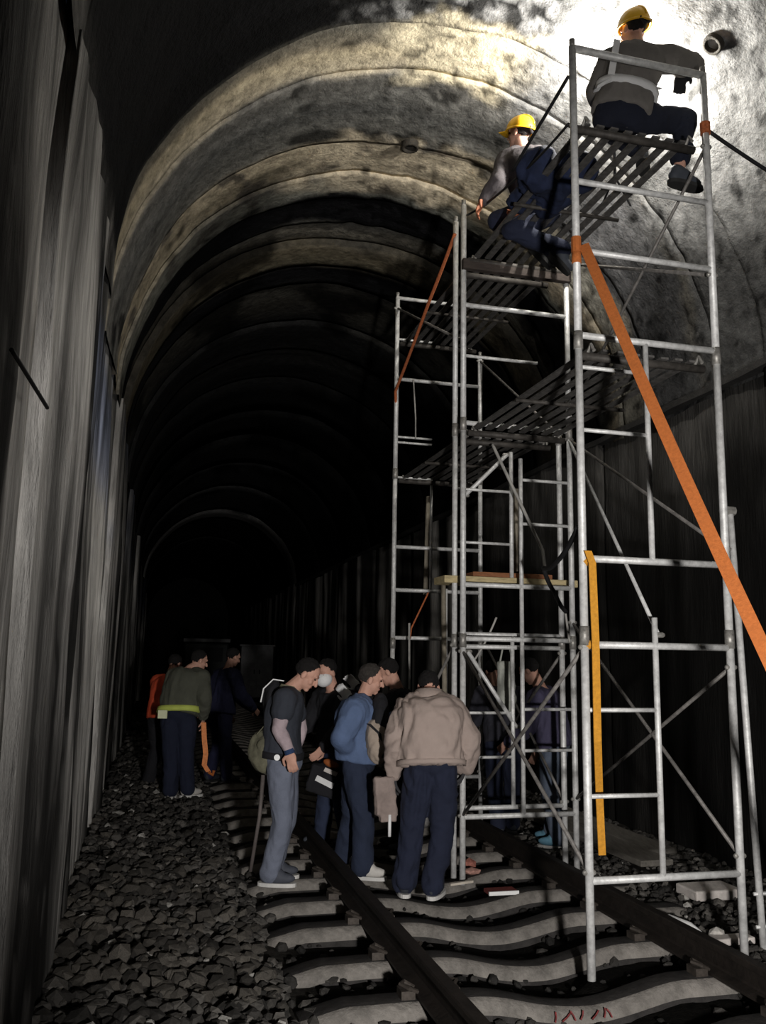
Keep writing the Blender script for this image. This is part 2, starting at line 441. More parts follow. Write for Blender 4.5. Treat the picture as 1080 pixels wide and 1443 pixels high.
for k, c in enumerate(cand[290:]):
    V0, F0 = SH[k % 10]; z = float(gz(np.array(c[0]), np.array(c[1])))
    Rm = np.array(Matrix.Rotation(random.uniform(0, 6.28), 3, 'Z') @ Matrix.Rotation(random.uniform(-.6, .6), 3, 'X'))
    V1 = (V0 * c[2]) @ Rm.T + np.array(tun(c[0], c[1], z + c[2] * .2))
    VV.append(V1); FF += [tuple(i + n0 for i in f) for f in F0]; n0 += len(V1)
    col = np.array((1, .93, .84)) * (.018 + .085 * c[3] ** 2)
    if c[3] > .985: col = np.array((.3, .29, .27))
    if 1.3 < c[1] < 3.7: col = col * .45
    CC.append(np.tile(col, (len(V1), 1)))
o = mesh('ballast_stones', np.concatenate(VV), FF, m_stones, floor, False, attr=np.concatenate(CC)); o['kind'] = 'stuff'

# ------------------------------------------------------------------ railway track
m_rail = mat('rail_steel', (.014, .011, .009), rough=.6, metal=.1, var=.5, scale=14, bump=.25)
m_soil_shade = mat('shaded_soiled_concrete', (.022, .02, .019), rough=.8, var=.5, scale=14, bump=.4)  # shade of sleeper tops put into the colour, along with soil
m_conc = mat('sleeper_concrete', (.16, .148, .134), rough=.85, var=.45, scale=9, bump=.5, bscale=30)
m_clip = mat('clip_steel', (.05, .042, .036), rough=.6, metal=.4, var=.5, scale=30)
track = empty('railway_track', tun(4, (RL + RR) / 2, 0), 'single railway track with dark rails on pale dipped concrete sleepers', 'railway track')
prof = [(-.072, .0), (.072, .0), (.072, .014), (.02, .03), (.012, .04), (.012, .105), (.036, .118), (.036, .145), (.028, .152), (-.028, .152), (-.036, .145), (-.036, .118), (-.012, .105), (-.012, .04), (-.02, .03), (-.072, .014)]
for sc in (RL, RR):
    g = G(); g.rings([[tun(t, sc + a, b + .006) for a, b in reversed(prof)] for t in np.linspace(-1.5, 58, 50)])
    g.make('rail', m_rail, track)
def sleeper_geo():
    R = []
    sec = [(-.138, -.21), (-.136, -.12), (-.126, -.066), (-.100, -.018), (-.066, 0), (.066, 0), (.100, -.018), (.126, -.066), (.136, -.12), (.138, -.21)]
    for s in np.linspace(1.2, 4.2, 41):
        x = (s - 2.7) / 1.5
        mid = -.09 * (math.cos(min(1, abs(s - 2.66) / .62) * math.pi) * .5 + .5)
        end = -.05 * max(0, abs(x) - .86) / .14
        w = 1 - .18 * max(0, 1 - abs(s - 2.66) / .7)
        jj = .006 * noise.noise((s * 4, 1, 0))
        k = 1 if 1.21 < s < 4.19 else .9
        R.append([TU * (a * w * k) + TW * (s - 2.7) + Vector((0, 0, b * (1 if b > -.1 else 1) + mid + end + jj)) for a, b in sec])
    return R
gs = G(); gs.rings(sleeper_geo())
sl_me = bpy.data.meshes.new('sleeper'); sl_me.from_pydata([tuple(v) for v in gs.V], [], gs.F); sl_me.materials.append(m_conc)
bm = bmesh.new(); bm.from_mesh(sl_me); bmesh.ops.recalc_face_normals(bm, faces=bm.faces); bm.to_mesh(sl_me); bm.free()
sl_me.materials.append(m_soil_shade)
for i_, p_ in enumerate(sl_me.polygons):
    p_.use_smooth = len(p_.vertices) == 4
    if i_ < 400 and i_ % 10 in (0, 1, 4, 7, 8, 9): p_.material_index = 1
# spring clip: shoulder block plus bent bar
gc = G(); gc.box((0, 0, .02), TW * .035, TU * .045, Vector((0, 0, .02)))
gc.tube([TW * -.05 + TU * -.03 + Vector((0, 0, .03)), TW * .0 + TU * -.05 + Vector((0, 0, .055)), TW * .03 + Vector((0, 0, .06)), TW * .0 + TU * .05 + Vector((0, 0, .055)), TW * -.05 + TU * .03 + Vector((0, 0, .03))], .011, 6)
cl_me = bpy.data.meshes.new('rail_clip'); cl_me.from_pydata([tuple(v) for v in gc.V], [], gc.F); cl_me.materials.append(m_clip)
for k in range(-3, 58):
    t = 4.31 + .612 * k
    if t > 36: break
    o = bpy.data.objects.new('sleeper', sl_me); COL.objects.link(o); o.parent = track
    o.location = tun(t, 2.7, random.uniform(-.008, .006)) - track.location
    o.rotation_euler = (0, 0, random.uniform(-.012, .012))
    if t < 12 and t > 2.5:
        for sc in (RL, RR):
            for d in (-.115, .115):
                c = bpy.data.objects.new('rail_clip', cl_me); COL.objects.link(c); c.parent = o
                c.location = TW * (sc + d - 2.7); c.rotation_euler = (0, 0, 0 if d > 0 else math.pi)
    if k == 0:
        # worn red paint strokes on the front face of this sleeper
        m_paint = mat('red_paint', (.13, .02, .02), rough=.7, var=.5, scale=60)
        for i, (a, b, h) in enumerate([(0, .01, .08), (.04, .05, .02), (.11, -.02, .07), (.14, .02, .06), (.20, .045, .03), (.27, .01, .08), (.31, -.02, .05)]):
            p0 = tun(t - .128 + .005 * (i % 2), 2.47 + a, -.125); p1 = tun(t - .108, 2.47 + a + b, -.10 + h * .2)
            G().tube([p0, p0.lerp(p1, .5) + TW * .004, p1], .0045, 5).make('paint_mark', m_paint, o)

# ------------------------------------------------------------------ scaffold towers
AS = .255
SU = Vector((-math.sin(AS), math.cos(AS), 0)); SW = Vector((math.cos(AS), math.sin(AS), 0)); SP = Vector((1.164, 5.03, 0)); FW = .957
def sc(u, f, z): return Vector((SP.x, SP.y, 0)) + SU * u + SW * (f * FW) + Vector((0, 0, z))
m_tube = mat('galvanised_tube', (.60, .60, .59), rough=.5, metal=.25, var=.28, scale=22, bump=.12, bscale=60)
m_tube_d = mat('tarnished_tube', (.17, .16, .15), rough=.55, metal=.3, var=.5, scale=16, bump=.15, bscale=60)
m_coup = mat('coupler_steel', (.28, .27, .25), rough=.5, metal=.5, var=.4, scale=40)
ZL = -.05
def tower(label, u0):
    return empty('scaffold_tower', sc(u0, .5, 0), label, 'scaffold')
def post(tw, u, f, top, lift=1.76, m=m_tube, z0=ZL, lean=None):
    zs = [z0, 1.78, 3.55, top]
    for a, b in zip(zs, zs[1:]):
        G().tube([sc(u, f, a), sc(u, f, b)], .024, 12).make('post', m, tw, True)
        if b < top:
            G().tube([sc(u, f, b - .05), sc(u, f, b + .06)], .029, 12).make('collar', m_coup, tw, True)
    g = G(); g.tube([sc(u, f, top), sc(u, f, top + .05)], .019, 10); g.make('spigot', m_coup, tw, True)
def bar(tw, u, f0, f1, z, r=.021, name='crossbar', m=m_tube, dz=0):
    return G().tube([sc(u, f0, z), sc(u, f1, z + dz)], r, 10).make(name, m, tw, True)
def vert(tw, u, f, z0, z1, r=.018, m=m_tube, name='inner_post'):
    return G().tube([sc(u, f, z0), sc(u, f, z1)], r, 10).make(name, m, tw, True)
def brace(tw, a, b, r=.0125, m=m_tube_d):
    a = Vector(a); b = Vector(b); d = (b - a).normalized()
    o = G().tube([a, b], r, 8).make('brace', m, tw, True)
    for p in (a, b):
        g = G(); g.cap(p - SW * .025, .016, p + SW * .025, .016, 8); g.make('brace_pin', m_coup, o)
    return o
A = tower('front scaffold tower of pale tubes over right rail, nearest the camera', 0)
B = tower('rear scaffold tower of pale tubes behind the tan-jacketed person', 2.23)
# frame 1 (near)
post(A, 0, 0, 5.53); post(A, 0, 1, 5.53)
for z in (.455, 1.735, 2.23, 3.59, 4.14, 4.60): bar(A, 0, 0, 1, z, .021 if z < 4 else .019)
bar(A, 0, 0, 1, 5.52, .024, m=m_tube)
vert(A, 0, .475, .455, 1.90); vert(A, 0, .475, 2.23, 3.59)
for z in (.90, 1.37, 3.0, 3.39): bar(A, 0, 0, .475, z, .013, 'rung')
# frame 2
post(A, 2.03, 0, 5.50); post(A, 2.03, 1, 5.2)
for z in (.44, 1.80, 2.23, 3.57, 4.60): bar(A, 2.03, 0, 1, z, .02)
bar(A, 2.03, 0, .7, 4.15, .014, 'rung')
vert(A, 2.03, .53, .44, 1.82); vert(A, 2.03, .53, 1.82, 3.3)
for z in (.93, 1.25, 2.75, 3.12): bar(A, 2.03, .53, 1, z, .013, 'rung')
# frame 2' and 3 (rear tower)
post(B, 2.23, 0, 5.45); post(B, 2.23, 1, 3.6)
for z in (.47, 1.74, 1.84, 3.55): bar(B, 2.23, 0, 1, z, .019)
vert(B, 2.23, .53, .47, 1.84); vert(B, 2.23, .53, 2.25, 3.4)
for z in (.86, 1.21, 2.6, 3.05): bar(B, 2.23, 0, .53, z, .012, 'rung')
post(B, 4.13, 0, 5.53); post(B, 4.13, 1, 4.95)
for z in (5.52, 4.60, 2.78, 2.33, 1.84, .45): bar(B, 4.13, 0, 1, z, .02)
vert(B, 4.13, .42, 2.33, 3.52, .015); vert(B, 4.13, .60, .45, 2.36, .017)
for z in (5.05, 3.96, 3.52, 3.9): bar(B, 4.13, 0, .42, z, .012, 'rung')
# X braces
brace(A, sc(0, 1, .55), sc(2.03, 1, 1.95)); brace(A, sc(2.03, 1, .55), sc(0, 1, 1.62))
brace(A, sc(2.03, 0, .45), sc(0, 0, 1.72)); brace(A, sc(2.03, 0, 1.7), sc(0, 0, .5))
brace(A, sc(0, 1, 2.33), sc(2.03, 1, 3.5)); brace(A, sc(2.03, 1, 3.5), sc(0, .5, 1.80), m=m_tube)
brace(A, sc(0, 1, 4.1), sc(2.03, 1, 5.1)); brace(A, sc(2.03, 1, 3.7), sc(0, 1, 5.0))
brace(B, sc(2.23, 0, 1.75), sc(4.13, 0, .5)); brace(B, sc(2.23, 1, 1.7), sc(4.13, 1, .5)); brace(B, sc(2.23, 1, .5), sc(4.13, 1, 1.9))
brace(B, sc(2.23, .12, 1.7), sc(2.23, .56, 1.1), .018, m_tube)
brace(B, sc(4.13, 0, 5.4), sc(2.3, .05, 4.4)); brace(B, sc(4.13, 1, 4.9), sc(2.23, 1, 3.6))
brace(B, sc(2.25, .1, 3.0), sc(2.25, .5, 3.38), .018, m_tube)

# decks: loose walking boards of steel slats
m_slat = mat('dark_deck_slat', (.10, .095, .09), rough=.6, metal=.3, var=.5, scale=18, bump=.3)
m_bear = mat('deck_bearer', (.05, .045, .04), rough=.6, metal=.2, var=.5, scale=18)
def deck(u0, u1, z, lab, f0=.06, f1=.90, n=8):
    t = empty('scaffold_deck', sc(u0, .5, z), lab, 'scaffold deck', None)
    pit = (f1 - f0) * FW / n; w = pit * .26
    for i in range(n):
        c = f0 + (i + .5) * (f1 - f0) / n
        g = G(); g.box(sc((u0 + u1) / 2, c, z + random.uniform(-.003, .003)), SW * w, SU * ((u1 - u0) / 2 - .03), Vector((0, 0, .007))); g.make('slat', m_slat, t)
    for u in (u0 + .04, (u0 + u1) / 2, u1 - .04):
        G().tube([sc(u, f0 - .03, z - .045), sc(u, f1 + .03, z - .045)], .026 if u != (u0 + u1) / 2 else .015, 10).make('bearer', m_bear, t, True)
    for u in (u0, u1):
        for f in (f0 + .03, f1 - .03):
            g = G(); g.tube([sc(u + (.06 if u == u0 else -.06), f, z - .03), sc(u, f, z + .02), sc(u + (-.03 if u == u0 else .03), f, z - .03)], .011, 6); g.make('hook', m_coup, t)
    return t
deck(0.0, 2.03, 5.03, 'upper dark slatted deck under the seated helmeted worker')
deck(2.23, 4.13, 5.03, 'upper dark slatted deck farther along, beyond the second frame')
deck(0.0, 2.03, 3.52, 'lower dark slatted deck behind the orange strap')
deck(2.23, 4.13, 3.52, 'lower dark slatted deck farther along, above the yellow plank')
# dark bearer board at frame 2
g = G(); g.box(sc(2.0, .5, 4.95), SW * .5, SU * .03, Vector((0, 0, .045)))
o = bevel(g.make('bearer_board', mat('dark_timber', (.045, .035, .03), rough=.8, var=.4, scale=10, bump=.3, aniso=(1, 1, 6)), A), .006)

# planks inside the rear tower
def plank(name, lab, c, X, Y, Z, m, cat='plank'):
    g = G(); g.box(c, X, Y, Z); return tag(bevel(g.make(name, m, None, False, origin=c), .006), lab, cat)
m_yel = mat('yellow_timber', (.44, .36, .20), rough=.75, var=.3, scale=6, bump=.3, aniso=(1, 6, 6))
m_brn = mat('brown_timber', (.22, .09, .04), rough=.75, var=.35, scale=6, bump=.3, aniso=(1, 6, 6))
plank('timber_plank', 'pale yellow timber plank laid across the rear tower at head height', sc(2.33, .52, 2.285), SW * .60, SU * .14, Vector((0, 0, .03)), m_yel)
plank('timber_board', 'reddish brown board lying on top of the yellow plank', sc(2.36, .55, 2.338), SW * .36, SU * .12, Vector((0, 0, .022)), m_brn)

# leaning stabiliser beside the right post
pf = at(1077, 1337, 5.45); pt = at(1029, 720, 5.42)
st = empty('stabiliser_frame', (pf.x, pf.y, 0), 'slim pale stabiliser frame leaning against the right front post', 'stabiliser')
pf.z = -.04
G().tube([pf, pf.lerp(pt, .3), pt], .021, 10).make('stile', m_tube, st, True)
p2 = pf + SW * .42
G().tube([p2, p2.lerp(pt, .45)], .021, 10).make('stile', m_tube, st, True)
for k in (.06, .13): G().tube([pf.lerp(pt, k) - SW * .04, p2.lerp(pt, k) + SW * .02], .011, 8).make('rung', m_tube, st, True)
G().cap(pf, .03, pf + Vector((.05, -.03, -.0)), .02).make('foot', m_coup, st, True)
g = G(); g.tube([pt - SW * .06, pt + SW * .03], .03, 8); g.make('clamp', m_coup, st)

# ------------------------------------------------------------------ straps, ropes, cables
m_or = mat('orange_webbing', (.40, .115, .026), rough=.8, var=.18, scale=60, bump=.25, bscale=140)
m_ye = mat('yellow_webbing', (.52, .235, .022), rough=.8, var=.2, scale=50, bump=.2, bscale=140)
m_rope = mat('orange_rope', (.42, .12, .045), rough=.9, var=.4, scale=60)
m_blk = mat('black_cable', (.012, .012, .013), rough=.6, var=.3)
m_wire = mat('grey_wire', (.30, .29, .27), rough=.6, var=.3)
p0 = sc(-.02, 0, 4.17) + SW * .04; p1 = at(1080, 893, 3.75); d = (p1 - p0)
p2 = p0 + d * ((p0.z - .17) / (p0.z - p1.z))
tagd = empty('ratchet_strap', p0, 'broad orange strap running diagonally from front tower to lower right', 'strap')
N = 24; pts = [p0.lerp(p2, i / N) + Vector((0, 0, -.10 * math.sin(math.pi * i / N))) for i in range(N + 1)]
wv = []
for i in range(N + 1):
    q = pts[i] - Vector((0, 0, CH)); dd = (p2 - p0).normalized(); w_ = dd.cross(Vector((0.25, 1, .1))).normalized(); wv.append(w_ * .031)
G().ribbon(pts, wv, .0022).make('webbing', m_or, tagd)
G().tube([sc(0, 0, 4.12), sc(0, 0, 4.22)], .031, 10).make('strap_loop', m_or, tagd)
pm = pts[-2]; g = G(); g.box(pm, dd * .08, wv[0].normalized() * .04, dd.cross(wv[0]).normalized() * .015); bevel(g.make('ratchet', m_coup, tagd), .004)
# yellow strap hanging at the front post
a = sc(-.045, .01, 2.27); b = at(849, 1205, 5.25)
ys = empty('hanging_strap', a, 'yellow strap hanging down beside the left front post', 'strap')
pts = [a, sc(-.05, .035, 2.2), sc(-.05, .045, 1.75), sc(-.03, .055, 1.2), a.lerp(b, .8) + SW * .0, b]
G().ribbon(pts, SW * .023, .003).make('webbing', m_ye, ys)
G().tube([sc(0, .0, 2.2), sc(0, .05, 2.24)], .028, 10).make('strap_loop', m_ye, ys)
G().tube([sc(0, .0, 1.735), sc(0, .06, 1.735)], .027, 10).make('strap_tie', m_ye, ys)
def line(name, pts, r, m, lab, cat, sag=0.0, n=16, sm=True):
    P = []
    for i in range(len(pts) - 1):
        a = Vector(pts[i]); b = Vector(pts[i + 1])
        for k in range(n if i == len(pts) - 2 else n): P.append(a.lerp(b, k / n) - Vector((0, 0, sag * 4 * (k / n) * (1 - k / n))))
    P.append(Vector(pts[-1]))
    return tag(G().tube(P, r, 7).make(name, m, None, True, origin=P[0]), lab, cat)
line('orange_rope', [sc(2.2, -.02, 5.32), sc(2.9, -.03, 4.98), sc(4.1, -.02, 4.45), sc(4.13, .0, 4.30)], .016, m_rope, 'twisted orange rope from second frame top to the far left post', 'rope', .01)
G_o = line('guy_rope', [sc(0, 1.0, 5.13), tun(4.6, WID - .14, 4.75)], .013, m_blk, 'dark guy rope from top right post to the bright wall', 'rope', .03)
g = G(); g.tube([sc(0, 1, 5.09), sc(0, 1, 5.17)], .034, 10); g.make('rope_knot', m_rope, G_o)
g = G(); g.tube([sc(0, 0, 4.14), sc(0, 0, 4.05)], .03, 10); tag(g.make('orange_tie', m_or, None, True, origin=sc(0, 0, 4.1)), 'short orange tie wound on left front post below its strap', 'strap')
line('black_rope', [sc(.02, -.02, 5.33), sc(.75, -.1, 5.08)], .012, m_blk, 'black rope slung from top left post down to the upper deck edge', 'rope')
line('safety_rope', [sc(2.0, .02, 5.40), sc(1.0, .0, 5.14), sc(.05, -.01, 5.02)], .009, m_blk, 'thin dark rope along the left deck edge by crouching worker', 'rope', .02)
line('grey_wire', [sc(2.1, .3, 3.42), at(765, 775, 7.0), at(770, 815, 6.9)], .014, m_wire, 'grey wire dangling below the lower deck in front tower', 'wire')
line('black_cable', [sc(.05, .0, 2.42), at(785, 792, 5.6), at(766, 800, 6.0), at(782, 835, 6.2), at(798, 862, 6.4)], .016, m_blk, 'black cable drooping behind the left front post', 'cable', .02)
line('grey_cable', [at(783, 842, 6.5), at(797, 862, 6.5), at(803, 905, 6.6)], .009, m_wire, 'thin grey cable hanging under the black cable', 'cable')
line('grey_rope', [at(700, 870, 7.3), at(665, 935, 7.4)], .009, m_wire, 'grey cord looped between yellow plank and diagonal tube', 'cord', .03)
line('cream_rope', [at(583, 535, 9.0), at(586, 590, 9.0), at(586, 618, 9.0)], .008, m_wire, 'thin cord hanging from far left frame', 'cord')
line('red_rope', [at(604, 835, 9.0), at(580, 885, 9.0), at(578, 900, 9.0)], .009, m_rope, 'thin reddish cord low on the far left frame', 'cord')
line('pale_rope', [at(577, 878, 8.8), at(577, 975, 8.8)], .012, m_wire, 'pale doubled cord hanging behind the tan-jacketed person', 'cord')
line('wall_cable', [tun(2.08, .06, 2.37), tun(2.56, .09, 2.36)], .006, m_blk, 'short black cable slanting across the left wall', 'cable')
# timber poles behind frame 3
m_pole = mat('weathered_pole', (.26, .23, .18), rough=.8, var=.35, scale=10, bump=.2)
tag(G().tube([at(604, 700, 9.3), at(600, 838, 9.25)], .026, 10).make('timber_pole', m_pole, None, True, origin=at(600, 838, 9.25)), 'weathered upright pole hung under lower deck end, far left frame', 'pole')
tag(G().tube([at(625, 822, 8.85), at(629, 1178, 8.85)], .026, 10).make('timber_pole', m_pole, None, True, origin=at(629, 1178, 8.85)), 'weathered upright pole rising behind the tan-jacketed person', 'pole')
tag(G().tube([at(727, 690, 7.7), at(726, 805, 7.6)], .030, 10).make('timber_pole', m_pole, None, True, origin=at(726, 805, 7.6)), 'thick pale upright standing on the brown board', 'pole')

# ------------------------------------------------------------------ work lamp on the upper deck
lp = at(864, 146, 6.1); fl = 5.05
wl = empty('work_lamp', (lp.x, lp.y, fl), 'small floodlight on a stand on upper deck behind seated worker', 'lamp')
m_dk = mat('dark_plastic', (.03, .03, .032), rough=.5, var=.2)
for q in (0.3, 2.4, 4.5):
    G().tube([Vector((lp.x, lp.y, fl + .22)), Vector((lp.x + .13 * math.cos(q), lp.y + .13 * math.sin(q), fl))], .008, 6).make('leg', m_dk, wl)
G().tube([(lp.x, lp.y, fl + .2), (lp.x, lp.y, lp.z - .05)], .012, 8).make('pole', m_dk, wl)
G().tube([(lp.x, lp.y, lp.z - .07), (lp.x, lp.y, lp.z - .02)], [.05, .06], 12).make('housing', m_dk, wl)
G().ell((lp.x, lp.y, lp.z), (Vector((.05, 0, 0)), Vector((0, .05, 0)), Vector((0, 0, .05)))).make('bulb', mat('lamp_glow', (1, .97, .9), emit=30), wl, True)
l = bpy.data.lights.new('work_light', 'POINT'); l.energy = WORK_LAMP; l.shadow_soft_size = .06; l.color = (1, .96, .88)
lo = bpy.data.objects.new('work_light', l); COL.objects.link(lo); lo.parent = wl; lo.location = (0.0, 0.0, lp.z + .08 - fl)

# ------------------------------------------------------------------ small things on the ground
m_grey_w = mat('grey_timber', (.13, .12, .105), rough=.85, var=.35, scale=5, bump=.3, aniso=(6, 1, 6))
def tplank(name, lab, t0, t1, s, hw, z, th, m, cat='plank', skew=0.0):
    c = tun((t0 + t1) / 2, s, z); d = (TU + TW * skew).normalized(); w = Vector((d.y, -d.x, 0))
    g = G(); g.box(c, w * hw, d * ((t1 - t0) / 2), Vector((0, 0, th))); return tag(bevel(g.make(name, m, None, False, origin=c), .008), lab, cat)
tplank('walkway_plank', 'long grey plank lying by the right wall behind front tower', 6.5, 9.6, 4.45, .15, .035, .025, m_grey_w, skew=-.02)
tplank('walkway_plank', 'second grey plank, between the wall and the longer one', 6.9, 9.2, 4.80, .14, .03, .022, m_grey_w, skew=.015)
m_pale = mat('pale_concrete', (.52, .48, .45), rough=.8, var=.2, scale=14, bump=.3)
c = at(1000, 1256, 6.6); c.z = .03
tag(bevel((lambda g: g.box(c, TW * .19, TU * .13, Vector((0, 0, .035))).make('concrete_slab', m_pale, None, False, origin=c))(G()), .012), 'pale flat concrete slab on ballast by the right front post', 'slab')
c = at(1030, 1318, 5.6); c.z = .0
tag(bevel((lambda g: g.box(c, TW * .14, TU * .05, Vector((0, 0, .02))).make('tile_offcut', m_pale, None, False, origin=c))(G()), .01), 'pale offcut at the foot of right front post', 'offcut')
m_wht = mat('white_plastic', (.75, .75, .74), rough=.5, var=.08)
w0 = tun(4.95, 3.68, .03)
tag(G().tube([tun(5.15, 3.62, .03), tun(5.05, 3.67, .055), tun(4.9, 3.71, .05), tun(4.75, 3.72, .02)], [.016, .028, .028, .016], 8).make('white_hose', m_wht, None, True, origin=w0), 'short curved white hose piece lying outside the right rail', 'hose')
m_red = mat('red_card', (.16, .035, .03), rough=.7, var=.4, scale=30)
c = tun(6.15, 2.98, .012)
bd = empty('red_board', c, 'thin red board with pale edge lying across a sleeper', 'board')
g = G(); g.box(c + Vector((0, 0, -.03)), TW * .11, TU * .055, Vector((0, 0, .012))); g.make('panel', m_red, bd)
g = G(); g.box(c + Vector((0, 0, -.03)) - TU * .062, TW * .115, TU * .007, Vector((0, 0, .013))); g.make('edge_strip', m_wht, bd)
def rock(name, lab, c, r, m, k, cat='stone'):
    V0, F0 = SH[k]; V1 = V0 * np.array(r) + np.array(c); return tag(mesh(name, V1, F0, m, None, False, origin=c), lab, cat)
m_pink = mat('pink_brick', (.40, .22, .18), rough=.85, var=.4, scale=20, bump=.4)
rock('broken_brick', 'pinkish broken brick beside the two second-frame post feet', tun(6.75, 2.98, -.02), (.10, .07, .055), m_pink, 2, 'brick')
rock('broken_brick', 'smaller reddish brick lump just beyond the pinkish brick', tun(7.0, 3.05, -.02), (.07, .06, .05), mat('red_brick', (.34, .13, .10), var=.4, scale=20, bump=.4), 5, 'brick')
rock('pale_stone', 'lone white stone on the dark ballast, lower left foreground', tun(5.0, .52, .055), (.065, .05, .045), m_stone_w, 3)
rock('pale_stone', 'flat white stone on dark ballast nearest the left wall', tun(7.25, .22, .085), (.06, .045, .03), m_stone_w, 4)
rock('pale_stone', 'grey white stone resting outside the right rail by the curved hose', tun(4.85, 3.86, .02), (.05, .045, .045), m_stone_w, 6)
for i, (px, py) in enumerate([(200, 1090), (222, 1100), (205, 1112)]):
    d = ray(px, py); tq = (.06 - CH) / d.z; c = Vector((0, 0, CH)) + d * tq
    rock('pale_rubble', ['pale rubble lump by the left wall, topmost of three', 'pale rubble lump nearest the far left person', 'pale rubble lump by left wall, lowest of three'][i], c, (.13, .10, .07), mat('rubble', (.30, .28, .25), var=.4, scale=10, bump=.5), 7 + i, 'rubble')
c = tun(6.35, 2.75, -.0)
tag((lambda g: g.box(c, TW * .10 + TU * .03, TU * .015, Vector((0, 0, .008))).make('wood_offcut', mat('pale_wood', (.5, .45, .38), var=.2), None, False, origin=c))(G()), 'pale wood sliver at foot of the second frame posts', 'offcut')
# sacks behind the second frame
m_sack = mat('grey_sack', (.22, .215, .21), rough=.9, var=.3, scale=10, bump=.5, bscale=30)
for i in range(3):
    c = tun(8.55, 3.05 + .02 * i, .06 + .15 * i)
    e = empty('cement_sack', (c.x, c.y, c.z - .08), ['grey sack at the bottom of the pile inside rear tower', 'grey sack in the middle of the pile inside rear tower', 'grey sack on top of the pile inside rear tower'][i], 'sack')
    g = G(); g.ell(c, (TW * .27, TU * .17, Vector((0, 0, .075))), 16, 8); g.box(c, TW * .25, TU * .14, Vector((0, 0, .045)))
    remesh(g, 'sack_body', .02, m_sack, e, 2, .012, 9)
    g = G(); g.box(c + TW * .275, TW * .02, TU * .13, Vector((0, 0, .012))); g.make('seam', m_sack, e)
# pale bag hanging in the rear tower
c = at(714, 965, 7.75); bg = empty('hanging_bag', (c.x, c.y, c.z - .24), 'pale canvas bag hanging from the rear tower crossbar', 'bag')
g = G(); g.box(c, SW * .075, SU * .03, Vector((0, 0, .2))); g.ell(c - Vector((0, 0, .12)), (SW * .09, SU * .05, Vector((0, 0, .12))))
m_canv = mat('pale_canvas', (.36, .37, .33), rough=.9, var=.2, scale=20, bump=.3)
remesh(g, 'bag_body', .014, m_canv, bg, 2, .008, 10)
g = G(); g.tube([c + SW * -.06 + Vector((0, 0, .19)), c + SW * -.03 + Vector((0, 0, .33)), c + SW * .03 + Vector((0, 0, .33)), c + SW * .06 + Vector((0, 0, .19))], .008, 6); g.make('handle', m_canv, bg)
# far down the tunnel: cabinet and trolley
m_cab = mat('cabinet_paint', (.30, .30, .31), rough=.6, var=.3, scale=4)
c = tun(34.5, 4.35); cb = empty('equipment_cabinet', (c.x, c.y, 0), 'grey two-door cabinet far down the tunnel by right wall', 'cabinet')
h = 1.95
g = G(); g.box((c.x, c.y, h / 2), TW * .62, TU * .25, Vector((0, 0, h / 2))); bevel(g.make('body', m_cab, cb), .02)
for sgn in (-1, 1):
    q = Vector((c.x, c.y, h / 2)) + TW * .3 * sgn - TU * .265
    g = G(); g.box(q, TW * .28, TU * .02, Vector((0, 0, h / 2 - .1))); dr = g.make('door', m_cab, cb)
    g = G(); g.box(q - TU * .03 - TW * .2 * sgn, TW * .02, TU * .02, Vector((0, 0, .08))); g.make('handle', m_dk, dr)
g = G(); g.box((c.x, c.y, h + .03), TW * .68, TU * .3, Vector((0, 0, .03))); g.make('roof', m_cab, cb)
c = tun(40, 2.66, 0); tr = empty('rail_trolley', c, 'dark rail trolley with pale roof edge, far down the tunnel', 'trolley')
g = G(); g.box(c + Vector((0, 0, 1.25)), TW * .95, TU * 1.3, Vector((0, 0, .85))); bevel(g.make('body', mat('trolley_dark', (.04, .045, .045), rough=.5), tr), .08)
g = G(); g.box(c + Vector((0, 0, 2.2)), TW * 1.0, TU * 1.4, Vector((0, 0, .08))); bevel(g.make('roof', m_cab, tr), .03)
g = G(); g.box(c + Vector((0, 0, 1.6)) - TU * 1.31, TW * .7, TU * .02, Vector((0, 0, .3))); g.make('windscreen', mat('dark_glass', (.02, .02, .025), rough=.1), tr)
for a in (-.8, .8):
    for b in (-.81, .81):
        g = G(); q = c + TU * a + TW * b + Vector((0, 0, .36)); g.tube([q - TW * .05, q + TW * .05], .22, 14); g.make('wheel', m_rail, tr)
# wall fittings
c = tun(5.9, 4.72, 5.35)
def vaultp(t, th, d=0.0):
    r = RAD - d; return tun(t, RAD - r * math.cos(th), SPR + r * math.sin(th))
def ring_hole(lab, t, th, r):
    c = vaultp(t, th, .02); n = (vaultp(t, th, .2) - c).normalized(); x = TU; y = n.cross(x)
    e = empty('pipe_socket', c, lab, 'pipe socket')
    R = []
    for rr, dz in ((r, -.06), (r, .03), (r * .7, .035), (r * .7, -.06)):
        R.append([c + (x * math.cos(q) + y * math.sin(q)) * rr + n * dz for q in [2 * math.pi * j / 16 for j in range(16)]])
    g = G(); g.rings(R, False); g.make('rim', mat('socket_rim', (.03, .026, .02), var=.4, bump=.4), e, True)
    g = G(); g.tube([c - n * .05, c - n * .045 + n * .02], r * .72, 14); g.make('cavity', mat('socket_dark', (.012, .012, .012)), e)
ring_hole('round dark drain socket in the cream vault patch', 7.38, 1.57, .085)
ring_hole('dark socket in the bright wall beside the seated worker', 4.77, 2.21, .075)

